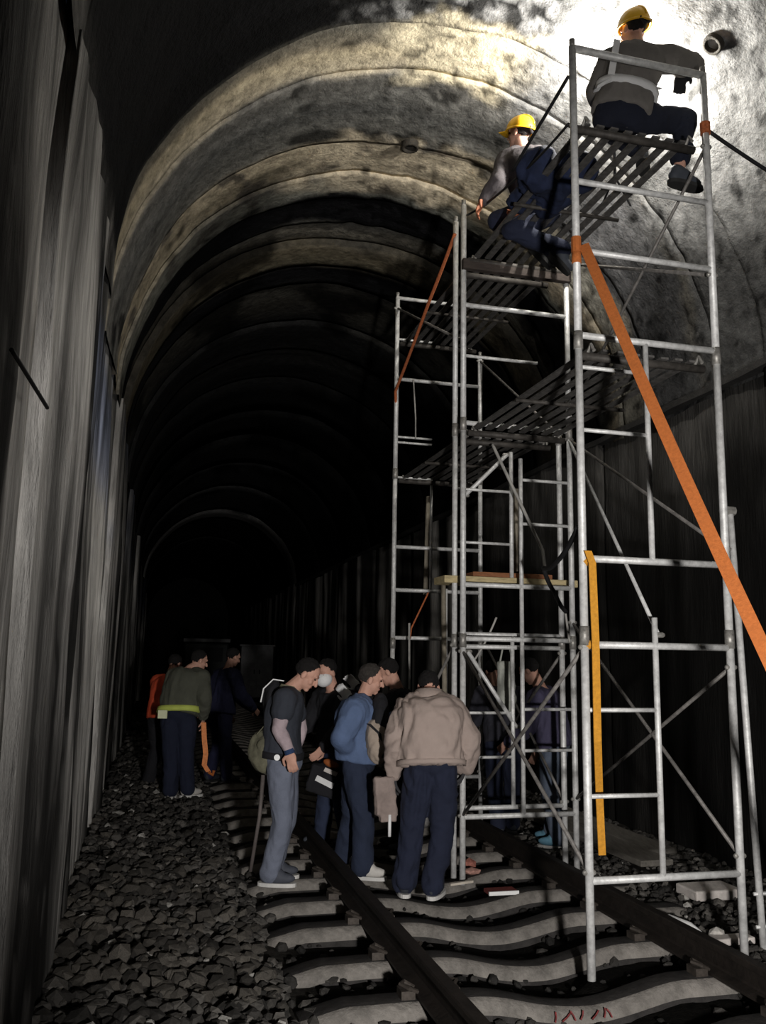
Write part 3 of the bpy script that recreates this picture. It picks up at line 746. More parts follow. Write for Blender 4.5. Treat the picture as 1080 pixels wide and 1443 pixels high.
# ------------------------------------------------------------------ people
SKIN = mat('skin', (.50, .28, .21), rough=.6, var=.12, scale=14, bump=.1)
HAIR = mat('dark_hair', (.007, .006, .006), rough=.85, var=.4, scale=60, bump=.5, bscale=120)
HAIRG = mat('greying_hair', (.035, .03, .027), rough=.85, var=.4, scale=60, bump=.5, bscale=120)
EYE = mat('eye_dark', (.02, .015, .012), rough=.2); LIP = mat('lips', (.25, .09, .08), rough=.5)
def cloth(name, c, var=.15, bump=.25): return mat(name, c, rough=.9, var=var, scale=7, bump=bump, bscale=45)
NAVY = cloth('navy_cloth', (.012, .0155, .033)); BLACK = cloth('black_cloth', (.013, .013, .016)); GREYJ = cloth('grey_denim', (.13, .145, .19))
SHOE_W = mat('pale_shoe', (.5, .48, .45), rough=.7, var=.15); SHOE_D = mat('dark_shoe', (.035, .04, .05), rough=.7, var=.2); SHOE_G = mat('grey_shoe', (.05, .055, .07), rough=.7, var=.2)
SOLE = mat('pale_sole', (.55, .54, .52), rough=.7, var=.15); SOLE_D = mat('dark_sole', (.02, .02, .02), rough=.8)
WHITE = cloth('white_cloth', (.72, .72, .72), .06)

def ringsec(c, X, Y, rx, ry, n=20, p=2.5):
    R = []
    for j in range(n):
        q = 2 * math.pi * j / n; a, b = math.cos(q), math.sin(q)
        R.append(c + X * (rx * math.copysign(abs(a) ** (2 / p), a)) + Y * (ry * math.copysign(abs(b) ** (2 / p), b)))
    return R
def torso(g, P, N, hv, sv, secs, bow=0.0, add=0.0):
    up = (N - P); R = []
    for k, rx, ry in secs:
        X = hv.lerp(sv, min(1, max(0, k))).normalized(); U = up.normalized(); X = (X - U * X.dot(U)).normalized(); Yv = U.cross(X)
        c = P + up * k - Yv * (bow * 4 * k * (1 - k))
        R.append(ringsec(c, X, Yv, rx + add, ry + add))
    g.rings(R)
SEC = [(-.2, .12, .09), (-.12, .15, .11), (0, .168, .122), (.2, .158, .112), (.4, .152, .108), (.62, .166, .118), (.8, .172, .115), (.9, .145, .10), (.97, .09, .08), (1.02, .06, .06)]
def hand(g, w, d, nrm, side, curl=.5, sc=1.0):
    d = d.normalized(); nrm = (nrm - d * nrm.dot(d)).normalized(); x = d.cross(nrm) * side
    pc = w + d * .045 * sc
    g.ell(pc, (x * .042 * sc, nrm * .017 * sc, d * .055 * sc), 12, 8)
    for i, (o, L) in enumerate(((.030, .068), (.010, .076), (-.010, .071), (-.029, .056))):
        b = w + d * .085 * sc + x * o * sc; dd = d + x * o * 1.5; p = b; pts = [w + d * .05 * sc + x * o * .8 * sc, b]
        for s_, f_ in ((.45, .7), (.32, 1.5), (.25, 2.1)):
            a = curl * f_; q = (dd.normalized() * math.cos(a) + nrm * math.sin(a)); p = p + q * L * s_ * sc; pts.append(p)
        g.limb(pts, [.0095 * sc, .0095 * sc, .009 * sc, .0085 * sc, .0075 * sc], 8)
    b = w + d * .02 * sc + x * .03 * sc; t1 = b + (x * .75 + d * .6 + nrm * .25).normalized() * .04 * sc; t2 = t1 + (d * .9 + nrm * (.3 + curl * .5) + x * .1).normalized() * .03 * sc; t3 = t2 + (d * .9 + nrm * (.4 + curl * .6)).normalized() * .024 * sc
    g.limb([b, t1, t2, t3], [.013 * sc, .012 * sc, .0105 * sc, .009 * sc], 8)
def head_shapes(g, c, u, f, r):
    g.ell(c + u * .028 - f * .008, (r * .074, f * .094, u * .088), 18, 12)
    g.ell(c - u * .045 + f * .022, (r * .055, f * .064, u * .066), 16, 10)
    g.ell(c - u * .094 + f * .060, (r * .024, f * .022, u * .02), 10, 6)
    g.cap(c + u * .012 + f * .086, .009, c - u * .032 + f * .105, .0145, 10)
    g.cap(c + u * .024 + f * .078 - r * .036, .013, c + u * .024 + f * .078 + r * .036, .013, 10)
    for s in (-1, 1):
        g.ell(c - u * .012 - f * .004 + r * s * .076, (r * .011, f * .021, u * .033), 10, 7)
        g.ell(c - u * .03 + f * .058 + r * s * .034, (r * .022, f * .022, u * .024), 10, 7)
    g.cap(c - u * .066 + f * .076 - r * .018, .009, c - u * .066 + f * .076 + r * .018, .009, 8)
def shell(name, c, ax, keep, m, parent, th=.006, n=40, mm=24, nz=0.0):
    X, Y, Z = ax; V = []; F = []; idx = {}
    S = [[None] * n for _ in range(mm + 1)]
    for i in range(mm + 1):
        a = math.pi * i / mm - math.pi / 2
        for j in range(n):
            q = 2 * math.pi * j / n
            S[i][j] = (math.cos(q) * math.cos(a), math.sin(q) * math.cos(a), math.sin(a))
    def vid(i, j):
        if (i, j) not in idx:
            x, y, z = S[i][j]; k = 1 + nz * noise.noise((x * 4, y * 4, z * 4 + hash(name) % 7))
            idx[(i, j)] = len(V); V.append(c + (X * x + Y * y + Z * z) * k)
        return idx[(i, j)]
    for i in range(mm):
        for j in range(n):
            k = (j + 1) % n; x, y, z = [(a + b + cc + d) / 4 for a, b, cc, d in zip(S[i][j], S[i][k], S[i + 1][j], S[i + 1][k])]
            if keep(x, y, z): F.append((vid(i, j), vid(i, k), vid(i + 1, k), vid(i + 1, j)))
    o = mesh(name, V, F, m, parent, True)
    md = o.modifiers.new('t', 'SOLIDIFY'); md.thickness = th; md.offset = -1
    return o

def person(label, J, top, legs, shoes=SHOE_D, sole=SOLE_D, hair=HAIR, sleeve='long', ease=.022, hem=-.10, voxel=.008, gloves=None, helmet=None, bow=.02,
           fold=.012, curl=.5, legr=1.0, collar=None, group=None, hem_band=False, bulk=1.0, mask=None, sleeve_m=None, face=True, cuff=1.02, foot_up=None):
    J = {k: Vector(v) for k, v in J.items()}
    base = Vector(((J['RA'].x + J['LA'].x) / 2, (J['RA'].y + J['LA'].y) / 2, min(J['RA'].z, J['LA'].z) - .085))
    E_ = empty('person', base, label, 'person', group)
    hv = (J['RHip'] - J['LHip']).normalized(); sv = (J['RS'] - J['LS']).normalized()
    P, N, H = J['P'], J['N'], J['H']
    f = J['face'].normalized(); u = J['hup']; u = (u - f * u.dot(f)).normalized(); r = f.cross(u)
    # --- body: one continuous surface
    g = G()
    torso(g, P, N, hv, sv, SEC, bow)
    chest = P.lerp(N, .86)
    for s in 'RL':
        sg = 1 if s == 'R' else -1
        S, Eb, W = J[s + 'S'], J[s + 'E'], J[s + 'W']
        g.limb([chest + sv * sg * .08, S, S.lerp(Eb, .45), Eb, Eb.lerp(W, .35), W], [.07, .06, .052, .042, .043, .027])
        hd = J.get(s + 'D', W - Eb); pn = J.get(s + 'N', -sv * sg)
        if not gloves: hand(g, W, hd, pn, -sg, curl)
        Hp, K, A_ = J[s + 'Hip'], J[s + 'K'], J[s + 'A']
        shin = (A_ - K); back = Vector((0, 0, 0))
        g.limb([Hp, Hp.lerp(K, .4), K, K.lerp(A_, .3), A_], [.088, .08, .056, .055, .038])
        td = J[s + 'T'].normalized()
        g.cap(A_ - td * .01 - Vector((0, 0, .01)), .036, A_ + td * .09 - Vector((0, 0, .05)), .024)
    g.limb([N - (N - P).normalized() * .04, N, H - u * .06 - f * .012], [.07, .06, .054])
    head_shapes(g, H, u, f, r)
    body = remesh(g, 'body', voxel * .8, SKIN, E_, 2)
    if face:
        for s in (-1, 1):
            G().ell(H + u * .004 + f * .082 + r * s * .031, (r * .013, f * .008, u * .007), 10, 6).make('eye', EYE, E_, True)
        G().cap(H - u * .064 + f * .084 - r * .016, .005, H - u * .064 + f * .084 + r * .016, .005, 8).make('mouth', LIP, E_, True)
    # --- hair
    if hair:
        shell('hair', H + u * .034 - f * .014, (r * .080, f * .096, u * .090), lambda x, y, z: z > -.80 + 1.15 * max(0, y + .35) + .5 * max(0, y - .2) + .10 * math.sin(x * 9 + y * 7) - .12 * (abs(x) > .8 and -.1 < y < .2), hair, E_, .010, n=56, mm=34, nz=.09)
    # --- top
    g = G(); e = ease
    secs = [(k, (rx) * bulk, ry * bulk) for k, rx, ry in SEC if k > hem + .01 and k < .98]
    k0 = hem; secs = [(k0, .168 * bulk, .122 * bulk)] + secs + [(.985, .085, .078)]
    torso(g, P, N, hv, sv, secs, bow, e)
    for s in 'RL':
        sg = 1 if s == 'R' else -1
        S, Eb, W = J[s + 'S'], J[s + 'E'], J[s + 'W']
        if sleeve == 'long':
            g.limb([chest + sv * sg * .08, S, S.lerp(Eb, .45), Eb, Eb.lerp(W, .4), Eb.lerp(W, .93)], [.072 + e, .064 + e, .056 + e, .05 + e, .048 + e * .9, .036 + e * .5])
        elif sleeve == 'short':
            g.limb([chest + sv * sg * .08, S, S.lerp(Eb, .2), S.lerp(Eb, .42)], [.072 + e, .064 + e, .060 + e, .062 + e])
        else:
            g.cap(chest + sv * sg * .08, .07 + e, S, .062 + e)
    tp = remesh(g, 'jacket' if hem_band else 'shirt', .012, top, E_, 3, fold, 7.0, (1, 1, .7), random.random() * 9)
    if sleeve_m is not None:
        for s in 'RL':
            S, Eb, W = J[s + 'S'], J[s + 'E'], J[s + 'W']; g = G()
            g.limb([S.lerp(Eb, .4), Eb, Eb.lerp(W, .35), Eb.lerp(W, .92)], [.060, .05, .05, .035]); remesh(g, 'arm_sleeve', .009, sleeve_m, E_, 2, .004, 14)
    if collar is not None:
        g = G(); U = (N - P).normalized()
        R = []
        for k, rr in ((-.04, .108), (.0, .112), (.065, .10), (.065, .086), (-.0, .08)):
            R.append(ringsec(N + U * k, sv, U.cross(sv), rr, rr * .9, 20, 2))
        g.rings(R, False); g.make('collar', collar, E_, True)
    if hem_band:
        R = []; U = (N - P).normalized(); X = (hv - U * hv.dot(U)).normalized()
        for k, rr in ((hem - .02, e + .004), (hem - .02, e + .022), (hem + .05, e + .026), (hem + .06, e + .006)):
            R.append(ringsec(P + (N - P) * k, X, U.cross(X), .168 * bulk + rr, .122 * bulk + rr, 28))
        g = G(); g.rings(R, False); g.make('waistband', top, E_, True)
    # --- trousers
    g = G()
    torso(g, P, N, hv, sv, [(-.24, .10, .08), (-.14, .15, .115), (0, .168, .124), (.12, .165, .12), (.16, .15, .11)], bow, .012)
    for s in 'RL':
        Hp, K, A_ = J[s + 'Hip'], J[s + 'K'], J[s + 'A']
        an = K.lerp(A_, cuff)
        g.limb([Hp, Hp.lerp(K, .4), K, K.lerp(A_, .4), an], [.103 * legr, .096 * legr, .076 * legr, .072 * legr, .074 * legr])
    remesh(g, 'trousers', .012, legs, E_, 3, fold * .9, 7.0, (1, 1, .8), random.random() * 9)
    # --- shoes
    for s in 'RL':
        A_ = J[s + 'A']; td = J[s + 'T'].normalized(); up = foot_up or Vector((0, 0, 1)); up = (up - td * up.dot(td)).normalized(); sd = td.cross(up)
        fl = -.078
        g = G(); g.ell(A_ + td * .055 + up * (-.045), (td * .135, sd * .046, up * .042), 18, 9); g.ell(A_ - td * .03 - up * .03, (td * .05, sd * .044, up * .055), 14, 8); g.cap(A_ - td * .02, .052, A_ + td * .06 - up * .024, .048)
        g.V = [tuple(Vector(v) + up * max(0, fl - (Vector(v) - A_).dot(up))) for v in g.V]
        sh = remesh(g, 'shoe', .010, shoes, E_, 2)
        R = []
        for k in (0, 1):
            R.append(ringsec(A_ + td * .052 + up * (fl - .022 + .026 * k), td, sd, .142, .050, 20, 2.6))
        g = G(); g.rings(R); g.make('sole', sole, sh)
    # --- gloves, helmet, mask
    if gloves:
        for s in 'RL':
            sg = 1 if s == 'R' else -1; W = J[s + 'W']; Eb = J[s + 'E']; hd = J.get(s + 'D', W - Eb); pn = J.get(s + 'N', -sv * sg)
            g = G(); hand(g, W, hd, pn, -sg, curl, 1.12); g.cap(Eb.lerp(W, .86), .045, W, .034); remesh(g, 'glove', .0075, gloves, E_, 2)
    if helmet:
        hm = shell('helmet', H + u * .026 - f * .004, (r * .105, f * .125, u * .118), lambda x, y, z: z > -.10, helmet, E_, .006, 48, 24)
        g = G(); g.rings([[H + u * z + f * (-.004) + (r * math.cos(q) * a + f * math.sin(q) * b) for q in [2 * math.pi * j / 32 for j in range(32)]] for z, a, b in ((.012, .103, .123), (.006, .113, .134), (.014, .114, .136), (.026, .105, .126))], False); g.make('brim', helmet, hm, True)
        g = G(); g.box(H + u * .012 + f * .142, r * .06, f * .03, u * .004); bevel(g.make('peak', helmet, hm), .003)
        g = G(); g.tube([H + u * .026 - f * .004 + (f * math.cos(q) * .127 + u * math.sin(q) * .121) for q in [math.radians(12 + 13 * j) for j in range(13)]], .009, 8); g.make('ridge', helmet, hm, True)
        g = G(); g.tube([H + u * .02 - f * .118 + r * .05, H - u * .012 - f * .114, H + u * .02 - f * .118 - r * .05], .012, 8); g.make('headband', MATS['black_cloth'], hm)
    if mask:
        g = G(); g.ell(H - u * .045 + f * .054, (r * .078, f * .078, u * .07), 16, 10); remesh(g, 'face_mask', .008, mask, E_, 2)
        g = G(); g.ribbon([H - u * .035 + f * .03 + r * .07, H - u * .02 + r * .086, H - u * .03 - f * .03 + r * .08], u * .005, .002); g.make('ear_loop', mask, E_)
    return E_
def chk(n, J):
    pr = lambda a, b: round((Vector(J[a]) - Vector(J[b])).length, 2)
    print('CHK', n, 'ua', pr('RS', 'RE'), pr('LS', 'LE'), 'fa', pr('RE', 'RW'), pr('LE', 'LW'), 'th', pr('RHip', 'RK'), pr('LHip', 'LK'), 'sh', pr('RK', 'RA'), pr('LK', 'LA'), 'tor', pr('P', 'N'), 'nh', pr('N', 'H'), 'sw', pr('RS', 'LS'), 'hw', pr('RHip', 'LHip'), 'zA', round(Vector(J['RA']).z, 2), round(Vector(J['LA']).z, 2))
V3 = Vector
def pose(**k): return k

# man in the dark tee beside the left rail
Y = 6.75
JB = dict(P=at(399, 1062, Y), N=at(409, 972, Y), H=at(433, 950, Y - .02), face=V3((.82, -.12, -.56)), hup=V3((.55, -.02, .83)),
          RS=at(402, 985, Y - .2), LS=at(414, 987, Y + .2), RE=at(393, 1028, Y - .25), LE=at(424, 1028, Y + .26), RW=at(409, 1060, Y - .30), LW=at(417, 1058, Y + .24),
          RD=V3((.2, -.05, -1)), RN=V3((.1, 1, .1)), LD=V3((.2, -.3, -1)), RHip=at(396, 1082, Y - .09), LHip=at(402, 1082, Y + .09), RK=at(399, 1157, Y - .09), LK=at(404, 1155, Y + .10),
          RA=at(381, 1226, Y - .09), LA=at(386, 1220, Y + .12), RT=V3((1, -.08, 0)), LT=V3((1, .15, 0)))
JB['RA'].z = JB['LA'].z = .1
chk('B', JB)
B_p = person('person in dark tee and grey trousers, head bowed, beside the left rail', JB, cloth('charcoal_tee', (.03, .034, .045)), GREYJ, SHOE_G, SOLE, HAIR, 'short', ease=.02, hem=-.02, voxel=.008, bow=.03, legr=.98,
             sleeve_m=cloth('mottled_sleeve', (.36, .29, .31), .3), fold=.010)
E_ = B_p
U_ = (JB['N'] - JB['P']).normalized(); X_ = (JB['RHip'] - JB['LHip']).normalized(); X_ = (X_ - U_ * X_.dot(U_)).normalized()
R = [ringsec(JB['P'] + U_ * k, X_, U_.cross(X_), .19 + e, .142 + e, 28) for k, e in ((-.03, .0), (-.03, .012), (.02, .012), (.02, .0))]
G().rings(R, False).make('belt', BLACK, E_, True)
q = JB['P'] - Vector((.02, .20, .0)); g = G(); g.tube([q + V3((0, .015, -.005)), q + V3((0, -.015, -.005))], .022, 12); g.make('belt_reel', mat('white_enamel', (.7, .7, .7), rough=.4), E_)
g = G(); g.tube([JB['RW'] + V3((-.012, 0, .02)), JB['RW'] + V3((.0, 0, -.012))], .037, 12); g.make('wristband', cloth('blue_band', (.02, .04, .10)), E_)
R = [ringsec(JB['N'] + U_ * k, (JB['RS'] - JB['LS']).normalized(), V3((1, 0, -.2)).normalized(), a, a, 18, 2) for k, a in ((-.0, .085), (.03, .076), (.03, .068), (.0, .07))]
G().rings(R, False).make('neckband', cloth('olive_trim', (.22, .21, .14)), E_, True)
# backpack
c = at(383, 985, Y + .02); bp = empty('backpack', c - Vector((0, 0, .2)), 'black backpack with a pale strap on the dark-tee person', 'backpack')
g = G(); g.ell(c + V3((.015, .02, -.05)), (V3((.075, 0, .02)), V3((0, .14, 0)), V3((-.02, 0, .20)))); remesh(g, 'pack', .013, BLACK, bp, 2, .012, 8)
g = G(); g.ribbon([c + V3((-.07, -.08, -.02)), c + V3((-.05, -.1, .08)), c + V3((.02, -.1, .15)), c + V3((.1, -.1, .14))], V3((0, .016, 0)), .004); g.make('shoulder_strap', WHITE, bp)
# olive shoulder bag
c = at(373, 1058, Y - .02); ob = empty('shoulder_bag', c - V3((0, 0, .12)), 'olive canvas bag behind the hip of dark-tee person', 'bag')
m_ol = cloth('olive_canvas', (.115, .11, .075), .35)
g = G(); g.ell(c, (V3((.11, 0, .03)), V3((0, .10, 0)), V3((-.02, 0, .15)))); g.ell(c + V3((.03, 0, -.07)), (V3((.09, 0, 0)), V3((0, .09, 0)), V3((0, 0, .08)))); remesh(g, 'bag_body', .014, m_ol, ob, 2, .018, 9)
g = G(); g.ribbon([c + V3((-.06, -.02, .12)), at(384, 1010, Y - .1), at(398, 980, Y - .12)], V3((.0, .015, 0)), .003); g.make('strap', m_ol, ob)
g = G(); g.ell(c + V3((.02, -.085, .05)), (V3((.07, 0, 0)), V3((0, .02, 0)), V3((0, 0, .05)))); g.make('flap', m_ol, ob, True)
# walking pole / cane held at his side
tag(G().tube([at(371, 1092, Y + .02), at(366, 1150, Y + .02), at(353, 1228, Y + .02)], [.016, .014, .014], 8).make('walking_stick', mat('dull_wood', (.10, .085, .08), var=.4), None, True, origin=at(353, 1228, Y)), 'dark walking stick standing behind the grey trousers', 'stick')

# man in the blue shirt
Y = 7.05
JD = dict(P=at(503, 1066, Y), N=at(512, 985, Y), H=at(523, 957, Y - .02), face=V3((.97, .05, -.22)), hup=V3((.2, 0, .98)),
          RS=at(500, 1002, Y - .2), LS=at(518, 1002, Y + .2), RE=at(480, 1040, Y - .25), LE=at(535, 1030, Y + .24), RW=at(497, 1062, Y - .12), LW=at(556, 1010, Y + .30), LD=V3((.7, .2, .5)), RD=V3((.8, .1, -.5)), RN=V3((0, .8, -.5)),
          RHip=at(502, 1080, Y - .09), LHip=at(504, 1082, Y + .09), RK=at(513, 1150, Y - .1), LK=at(496, 1143, Y + .14), RA=at(511, 1216, Y - .08), LA=at(486, 1206, Y + .22), RT=V3((.97, -.25, 0)), LT=V3((.95, -.3, 0)))
JD['RA'].z = .085; JD['LA'].z = .095
chk('D', JD)
D_p = person('person in blue shirt, navy jeans and pale shoes, facing right beside tan jacket', JD, cloth('blue_shirt', (.085, .125, .225)), cloth('navy_denim', (.018, .025, .048)), SHOE_W, SOLE, HAIRG, 'long', ease=.036, hem=-.06, bow=.03, legr=1.08, bulk=1.14)
U_ = (JD['N'] - JD['P']).normalized()
g = G(); g.ell(JD['P'].lerp(JD['N'], .66) + V3((.135, -.05, 0)), (V3((.075, 0, 0)), V3((0, .19, 0)), U_ * .20)); remesh(g, 'vest_front', .013, BLACK, D_p, 2, .010, 8)
R = [ringsec(JD['N'] + U_ * k, (JD['RS'] - JD['LS']).normalized(), V3((1, 0, -.1)).normalized(), a, a, 18, 2) for k, a in ((-.03, .105), (.03, .085), (.03, .072), (-.03, .075))]
G().rings(R, False).make('collar', BLACK, D_p, True)
c = at(524, 1043, Y - .15); wb = empty('waist_bag', c - V3((0, 0, .16)), 'tan bag worn at the front of the blue-shirted person', 'bag')
m_tan = cloth('tan_canvas', (.34, .28, .23), .15)
g = G(); g.ell(c + V3((.03, -.02, 0)), (V3((.085, 0, .02)), V3((0, .12, 0)), V3((-.03, 0, .17)))); remesh(g, 'bag_body', .013, m_tan, wb, 2, .012, 8)
g = G(); g.ribbon([c + V3((-.02, -.13, .13)), c + V3((.06, -.14, .06)), c + V3((.09, -.10, -.12))], V3((.012, .004, 0)), .003); g.make('strap', BLACK, wb)

# person in the tan jacket, from behind
Y = 6.45
JE = dict(P=at(608, 1076, Y), N=at(605, 985, Y + .10), H=at(604, 968, Y + .30), face=V3((-.05, .75, -.65)), hup=V3((0, .65, .75)),
          LS=at(573, 1003, Y + .10), RS=at(641, 1003, Y + .10), LE=at(559, 1048, Y + .02), RE=at(660, 1045, Y + .05), LW=at(557, 1092, Y + .10), RW=at(655, 1083, Y + .12), LD=V3((-.1, .5, -1)), RD=V3((-.35, .4, -1)), LN=V3((1, 0, 0)), RN=V3((-1, 0, 0)),
          LHip=at(592, 1090, Y), RHip=at(625, 1090, Y), LK=at(581, 1170, Y + .05), RK=at(622, 1172, Y + .03), LA=at(570, 1246, Y + .05), RA=at(612, 1248, Y), LT=V3((-.1, 1, 0)), RT=V3((.35, .9, 0)))
JE['RA'].z = .09; JE['LA'].z = .09
chk('E', JE)
TANJ = cloth('tan_jacket', (.33, .265, .235), .08, .2)
E_p = person('person in tan jacket and navy trousers, seen from behind', JE, TANJ, NAVY, SHOE_D, SOLE, HAIR, 'long', ease=.04, hem=-.02, bow=.05, bulk=1.12, collar=TANJ, hem_band=True, gloves=cloth('dark_glove', (.035, .035, .038)), fold=.020, legr=1.06, curl=.7)
c = at(543, 1122, 6.5); db = empty('canvas_bag', c - V3((0, 0, .2)), 'worn beige bag held low in left hand of tan-jacketed person', 'bag')
g = G(); g.box(c, SW * .075, SU * .03, V3((-.01, 0, .13))); g.box(c - V3((-.02, 0, .1)), SW * .055, SU * .035, V3((0, 0, .07))); remesh(g, 'bag_body', .011, cloth('beige_canvas', (.25, .20, .18), .25), db, 2, .008, 12)
g = G(); g.tube([c + V3((-.05, 0, .13)), JE['LW'] + JE['LD'].normalized() * .08 + V3((-.02, 0, 0)), c + V3((.05, 0, .13))], .008, 6); g.make('handle', BLACK, db)
tag(G().tube([c + V3((.035, -.03, -.12)), c + V3((.035, -.03, -.27))], .012, 8).make('white_tag', WHITE, None, True, origin=c + V3((.035, -.03, -.27))), 'short white cord end hanging under the beige bag', 'cord')

# far left person, from behind
Y = 10.2
JA = dict(P=at(252, 1005, Y), N=at(268, 943, Y + .12), H=at(281, 931, Y + .16), face=V3((.85, .45, -.3)), hup=V3((.25, .2, .95)),
          LS=at(244, 954, Y + .1), RS=at(285, 954, Y + .05), LE=at(236, 988, Y), RE=at(288, 984, Y - .05), LW=at(246, 1008, Y + .22), RW=at(287, 1012, Y + .08), RD=V3((0, .1, -1)), RN=V3((-1, 0, 0)),
          LHip=at(241, 1016, Y), RHip=at(263, 1016, Y), LK=at(241, 1068, Y), RK=at(262, 1065, Y + .05), LA=at(240, 1116, Y + .02), RA=at(264, 1112, Y + .12), LT=V3((-.2, -.9, 0)) * -1, RT=V3((.8, .6, 0)))
JA['RA'].z = .13; JA['LA'].z = .13
chk('A', JA)
A_p = person('far left person in olive shirt and navy trousers holding an orange strap', JA, cloth('olive_shirt', (.075, .078, .06)), NAVY, SHOE_W, SOLE, HAIR, 'long', ease=.03, hem=.02, voxel=.009, bow=.03, bulk=1.1, legr=1.12)
U_ = (JA['N'] - JA['P']).normalized(); X_ = (JA['RHip'] - JA['LHip']).normalized()
R = [ringsec(JA['P'] + U_ * k, X_, U_.cross(X_), .235 + e, .188 + e, 28) for k, e in ((.0, -.04), (.0, .014), (.06, .014), (.06, -.04))]
HIVIS = mat('lime_band', (.50, .58, .12), rough=.7, var=.15)
G().rings(R, False).make('waist_band', HIVIS, A_p, True)
g = G(); g.box(JA['P'] + V3((-.13, -.215, .0)), V3((.05, 0, 0)), V3((0, .015, 0)), V3((0, 0, .045))); g.make('band_flap', mat('lime_white', (.72, .74, .5), var=.1), A_p)
q = [at(287, 1018, Y + .02), at(288, 1040, Y), at(290, 1062, Y), at(288, 1078, Y), at(294, 1088, Y - .02)]
os_ = empty('orange_strap', q[-1], 'orange webbing strap with a metal hook hanging from the far left person', 'strap')
G().ribbon(q, [TW * .028] * 5, .005).make('webbing', mat('orange_webbing_pale', (.75, .27, .10), rough=.8, var=.2, scale=40), os_)
g = G(); g.tube([q[-1], q[-1] + V3((.05, 0, -.03)), q[-1] + V3((.06, 0, .02))], .018, 8); g.make('hook', mat('orange_webbing', (.6, .2, .05)), os_)

def stand(px, Y, yaw, h, lean=0.0, arms=((.1, .25), (.1, .25)), bend=0.0, head_down=.2, z0=.0, head_yaw=0.0):
    """joints of a standing figure of height h at pixel column px, depth Y, facing yaw (0 = away from camera, + = to the left)"""
    p = at(px, 1000, Y); b = V3((p.x, p.y, z0)); f = V3((-math.sin(yaw), math.cos(yaw), 0)); r = V3((f.y, -f.x, 0)); Z = V3((0, 0, 1)); s = h / 1.72
    ln = (Z * math.cos(lean) + f * math.sin(lean)); P = b + Z * .93 * s
    N = P + ln * .50 * s; hf = V3((-math.sin(yaw + head_yaw), math.cos(yaw + head_yaw), 0)); fd = (hf * math.cos(head_down) - Z * math.sin(head_down)); H = N + ln * .12 * s + f * (.05 + .06 * math.sin(head_down)) * s + Z * .06
    J = dict(P=P, N=N, H=H, face=fd, hup=Z * math.cos(head_down) + hf * math.sin(head_down))
    for k, sg, (fw, el) in (('R', 1, arms[0]), ('L', -1, arms[1])):
        S = P + ln * .43 * s + r * sg * .185 * s; a = fw
        Eb = S + (-Z * math.cos(a) + f * math.sin(a) + r * sg * .15).normalized() * .29 * s
        W = Eb + (-Z * math.cos(a + el) + f * math.sin(a + el) - r * sg * .05).normalized() * .25 * s
        J[k + 'S'] = S; J[k + 'E'] = Eb; J[k + 'W'] = W; J[k + 'D'] = W - Eb; J[k + 'N'] = -r * sg
        J[k + 'Hip'] = P - Z * .05 * s + r * sg * .095 * s; J[k + 'K'] = b + Z * .50 * s + r * sg * .10 * s + f * .03; J[k + 'A'] = b + Z * .09 + r * sg * .11 * s + f * .06 * (sg); J[k + 'T'] = f + r * sg * .2
    return J
# person with the white mask, behind and between
person('dark-clothed person in a white face mask behind the dark-tee person', stand(476, 8.1, 2.3, 1.60, .12, ((.5, .9), (.3, .6)), head_down=.35, head_yaw=.1), BLACK, cloth('dark_blue_cloth', (.022, .03, .06)), SHOE_D, SOLE_D, HAIR, 'long', ease=.03, voxel=.01, mask=WHITE,)
wc = at(467, 948, 8.15)
c = at(457, 1100, 7.9); tb = empty('tool_bag', c - V3((0, 0, .12)), 'dark tool bag with a white band between dark-tee and blue-shirted people', 'bag')
g = G(); g.box(c, V3((.13, 0, -.04)), V3((0, .07, 0)), V3((.03, 0, .11))); g.ell(c + V3((0, 0, .08)), (V3((.12, 0, 0)), V3((0, .07, 0)), V3((0, 0, .07)))); remesh(g, 'bag_body', .013, BLACK, tb, 2, .008, 9)
g = G(); g.box(c + V3((.01, -.085, .0)), V3((.075, 0, -.035)), V3((0, .004, 0)), V3((.01, 0, .022))); g.make('white_band', WHITE, tb)
g = G(); g.box(c + V3((.06, -.085, .085)), V3((.055, 0, -.022)), V3((0, .004, 0)), V3((.008, 0, .016))); g.make('pale_band', m_pale, tb)
g = G(); g.ell(c + V3((.06, -.05, .15)), (V3((.07, 0, -.02)), V3((0, .03, 0)), V3((0, 0, .035)))); g.make('orange_patch', mat('dull_orange', (.28, .08, .02), var=.3), tb, True)
# dark person facing the blue shirt
person('black-clothed person with white gloves behind blue-shirted and tan-jacketed people', stand(572, 7.9, 1.4, 1.62, .15, ((1.2, 1.2), (1.0, 1.3)), head_down=.5), BLACK, BLACK, SHOE_D, SOLE_D, HAIR, 'long', ease=.03, voxel=.01, gloves=WHITE)
# two beyond the far left person
person('person in orange-red vest half hidden behind the olive-shirted person', stand(229, 11.2, -.5, 1.62, .2, ((.3, .8), (.3, .8)), head_down=.4), cloth('red_vest', (.55, .075, .03)), BLACK, SHOE_D, SOLE_D, HAIR, 'long', ease=.03, voxel=.011)
person('dark navy-clothed person standing just beyond the olive-shirted person', stand(312, 11.8, -.9, 1.72, .12, ((.4, .5), (.2, .3)), head_down=.3), cloth('deep_navy', (.02, .022, .055)), cloth('deep_navy', (.02, .022, .055)), SHOE_D, SOLE_D, HAIR, 'long', ease=.04, voxel=.011)
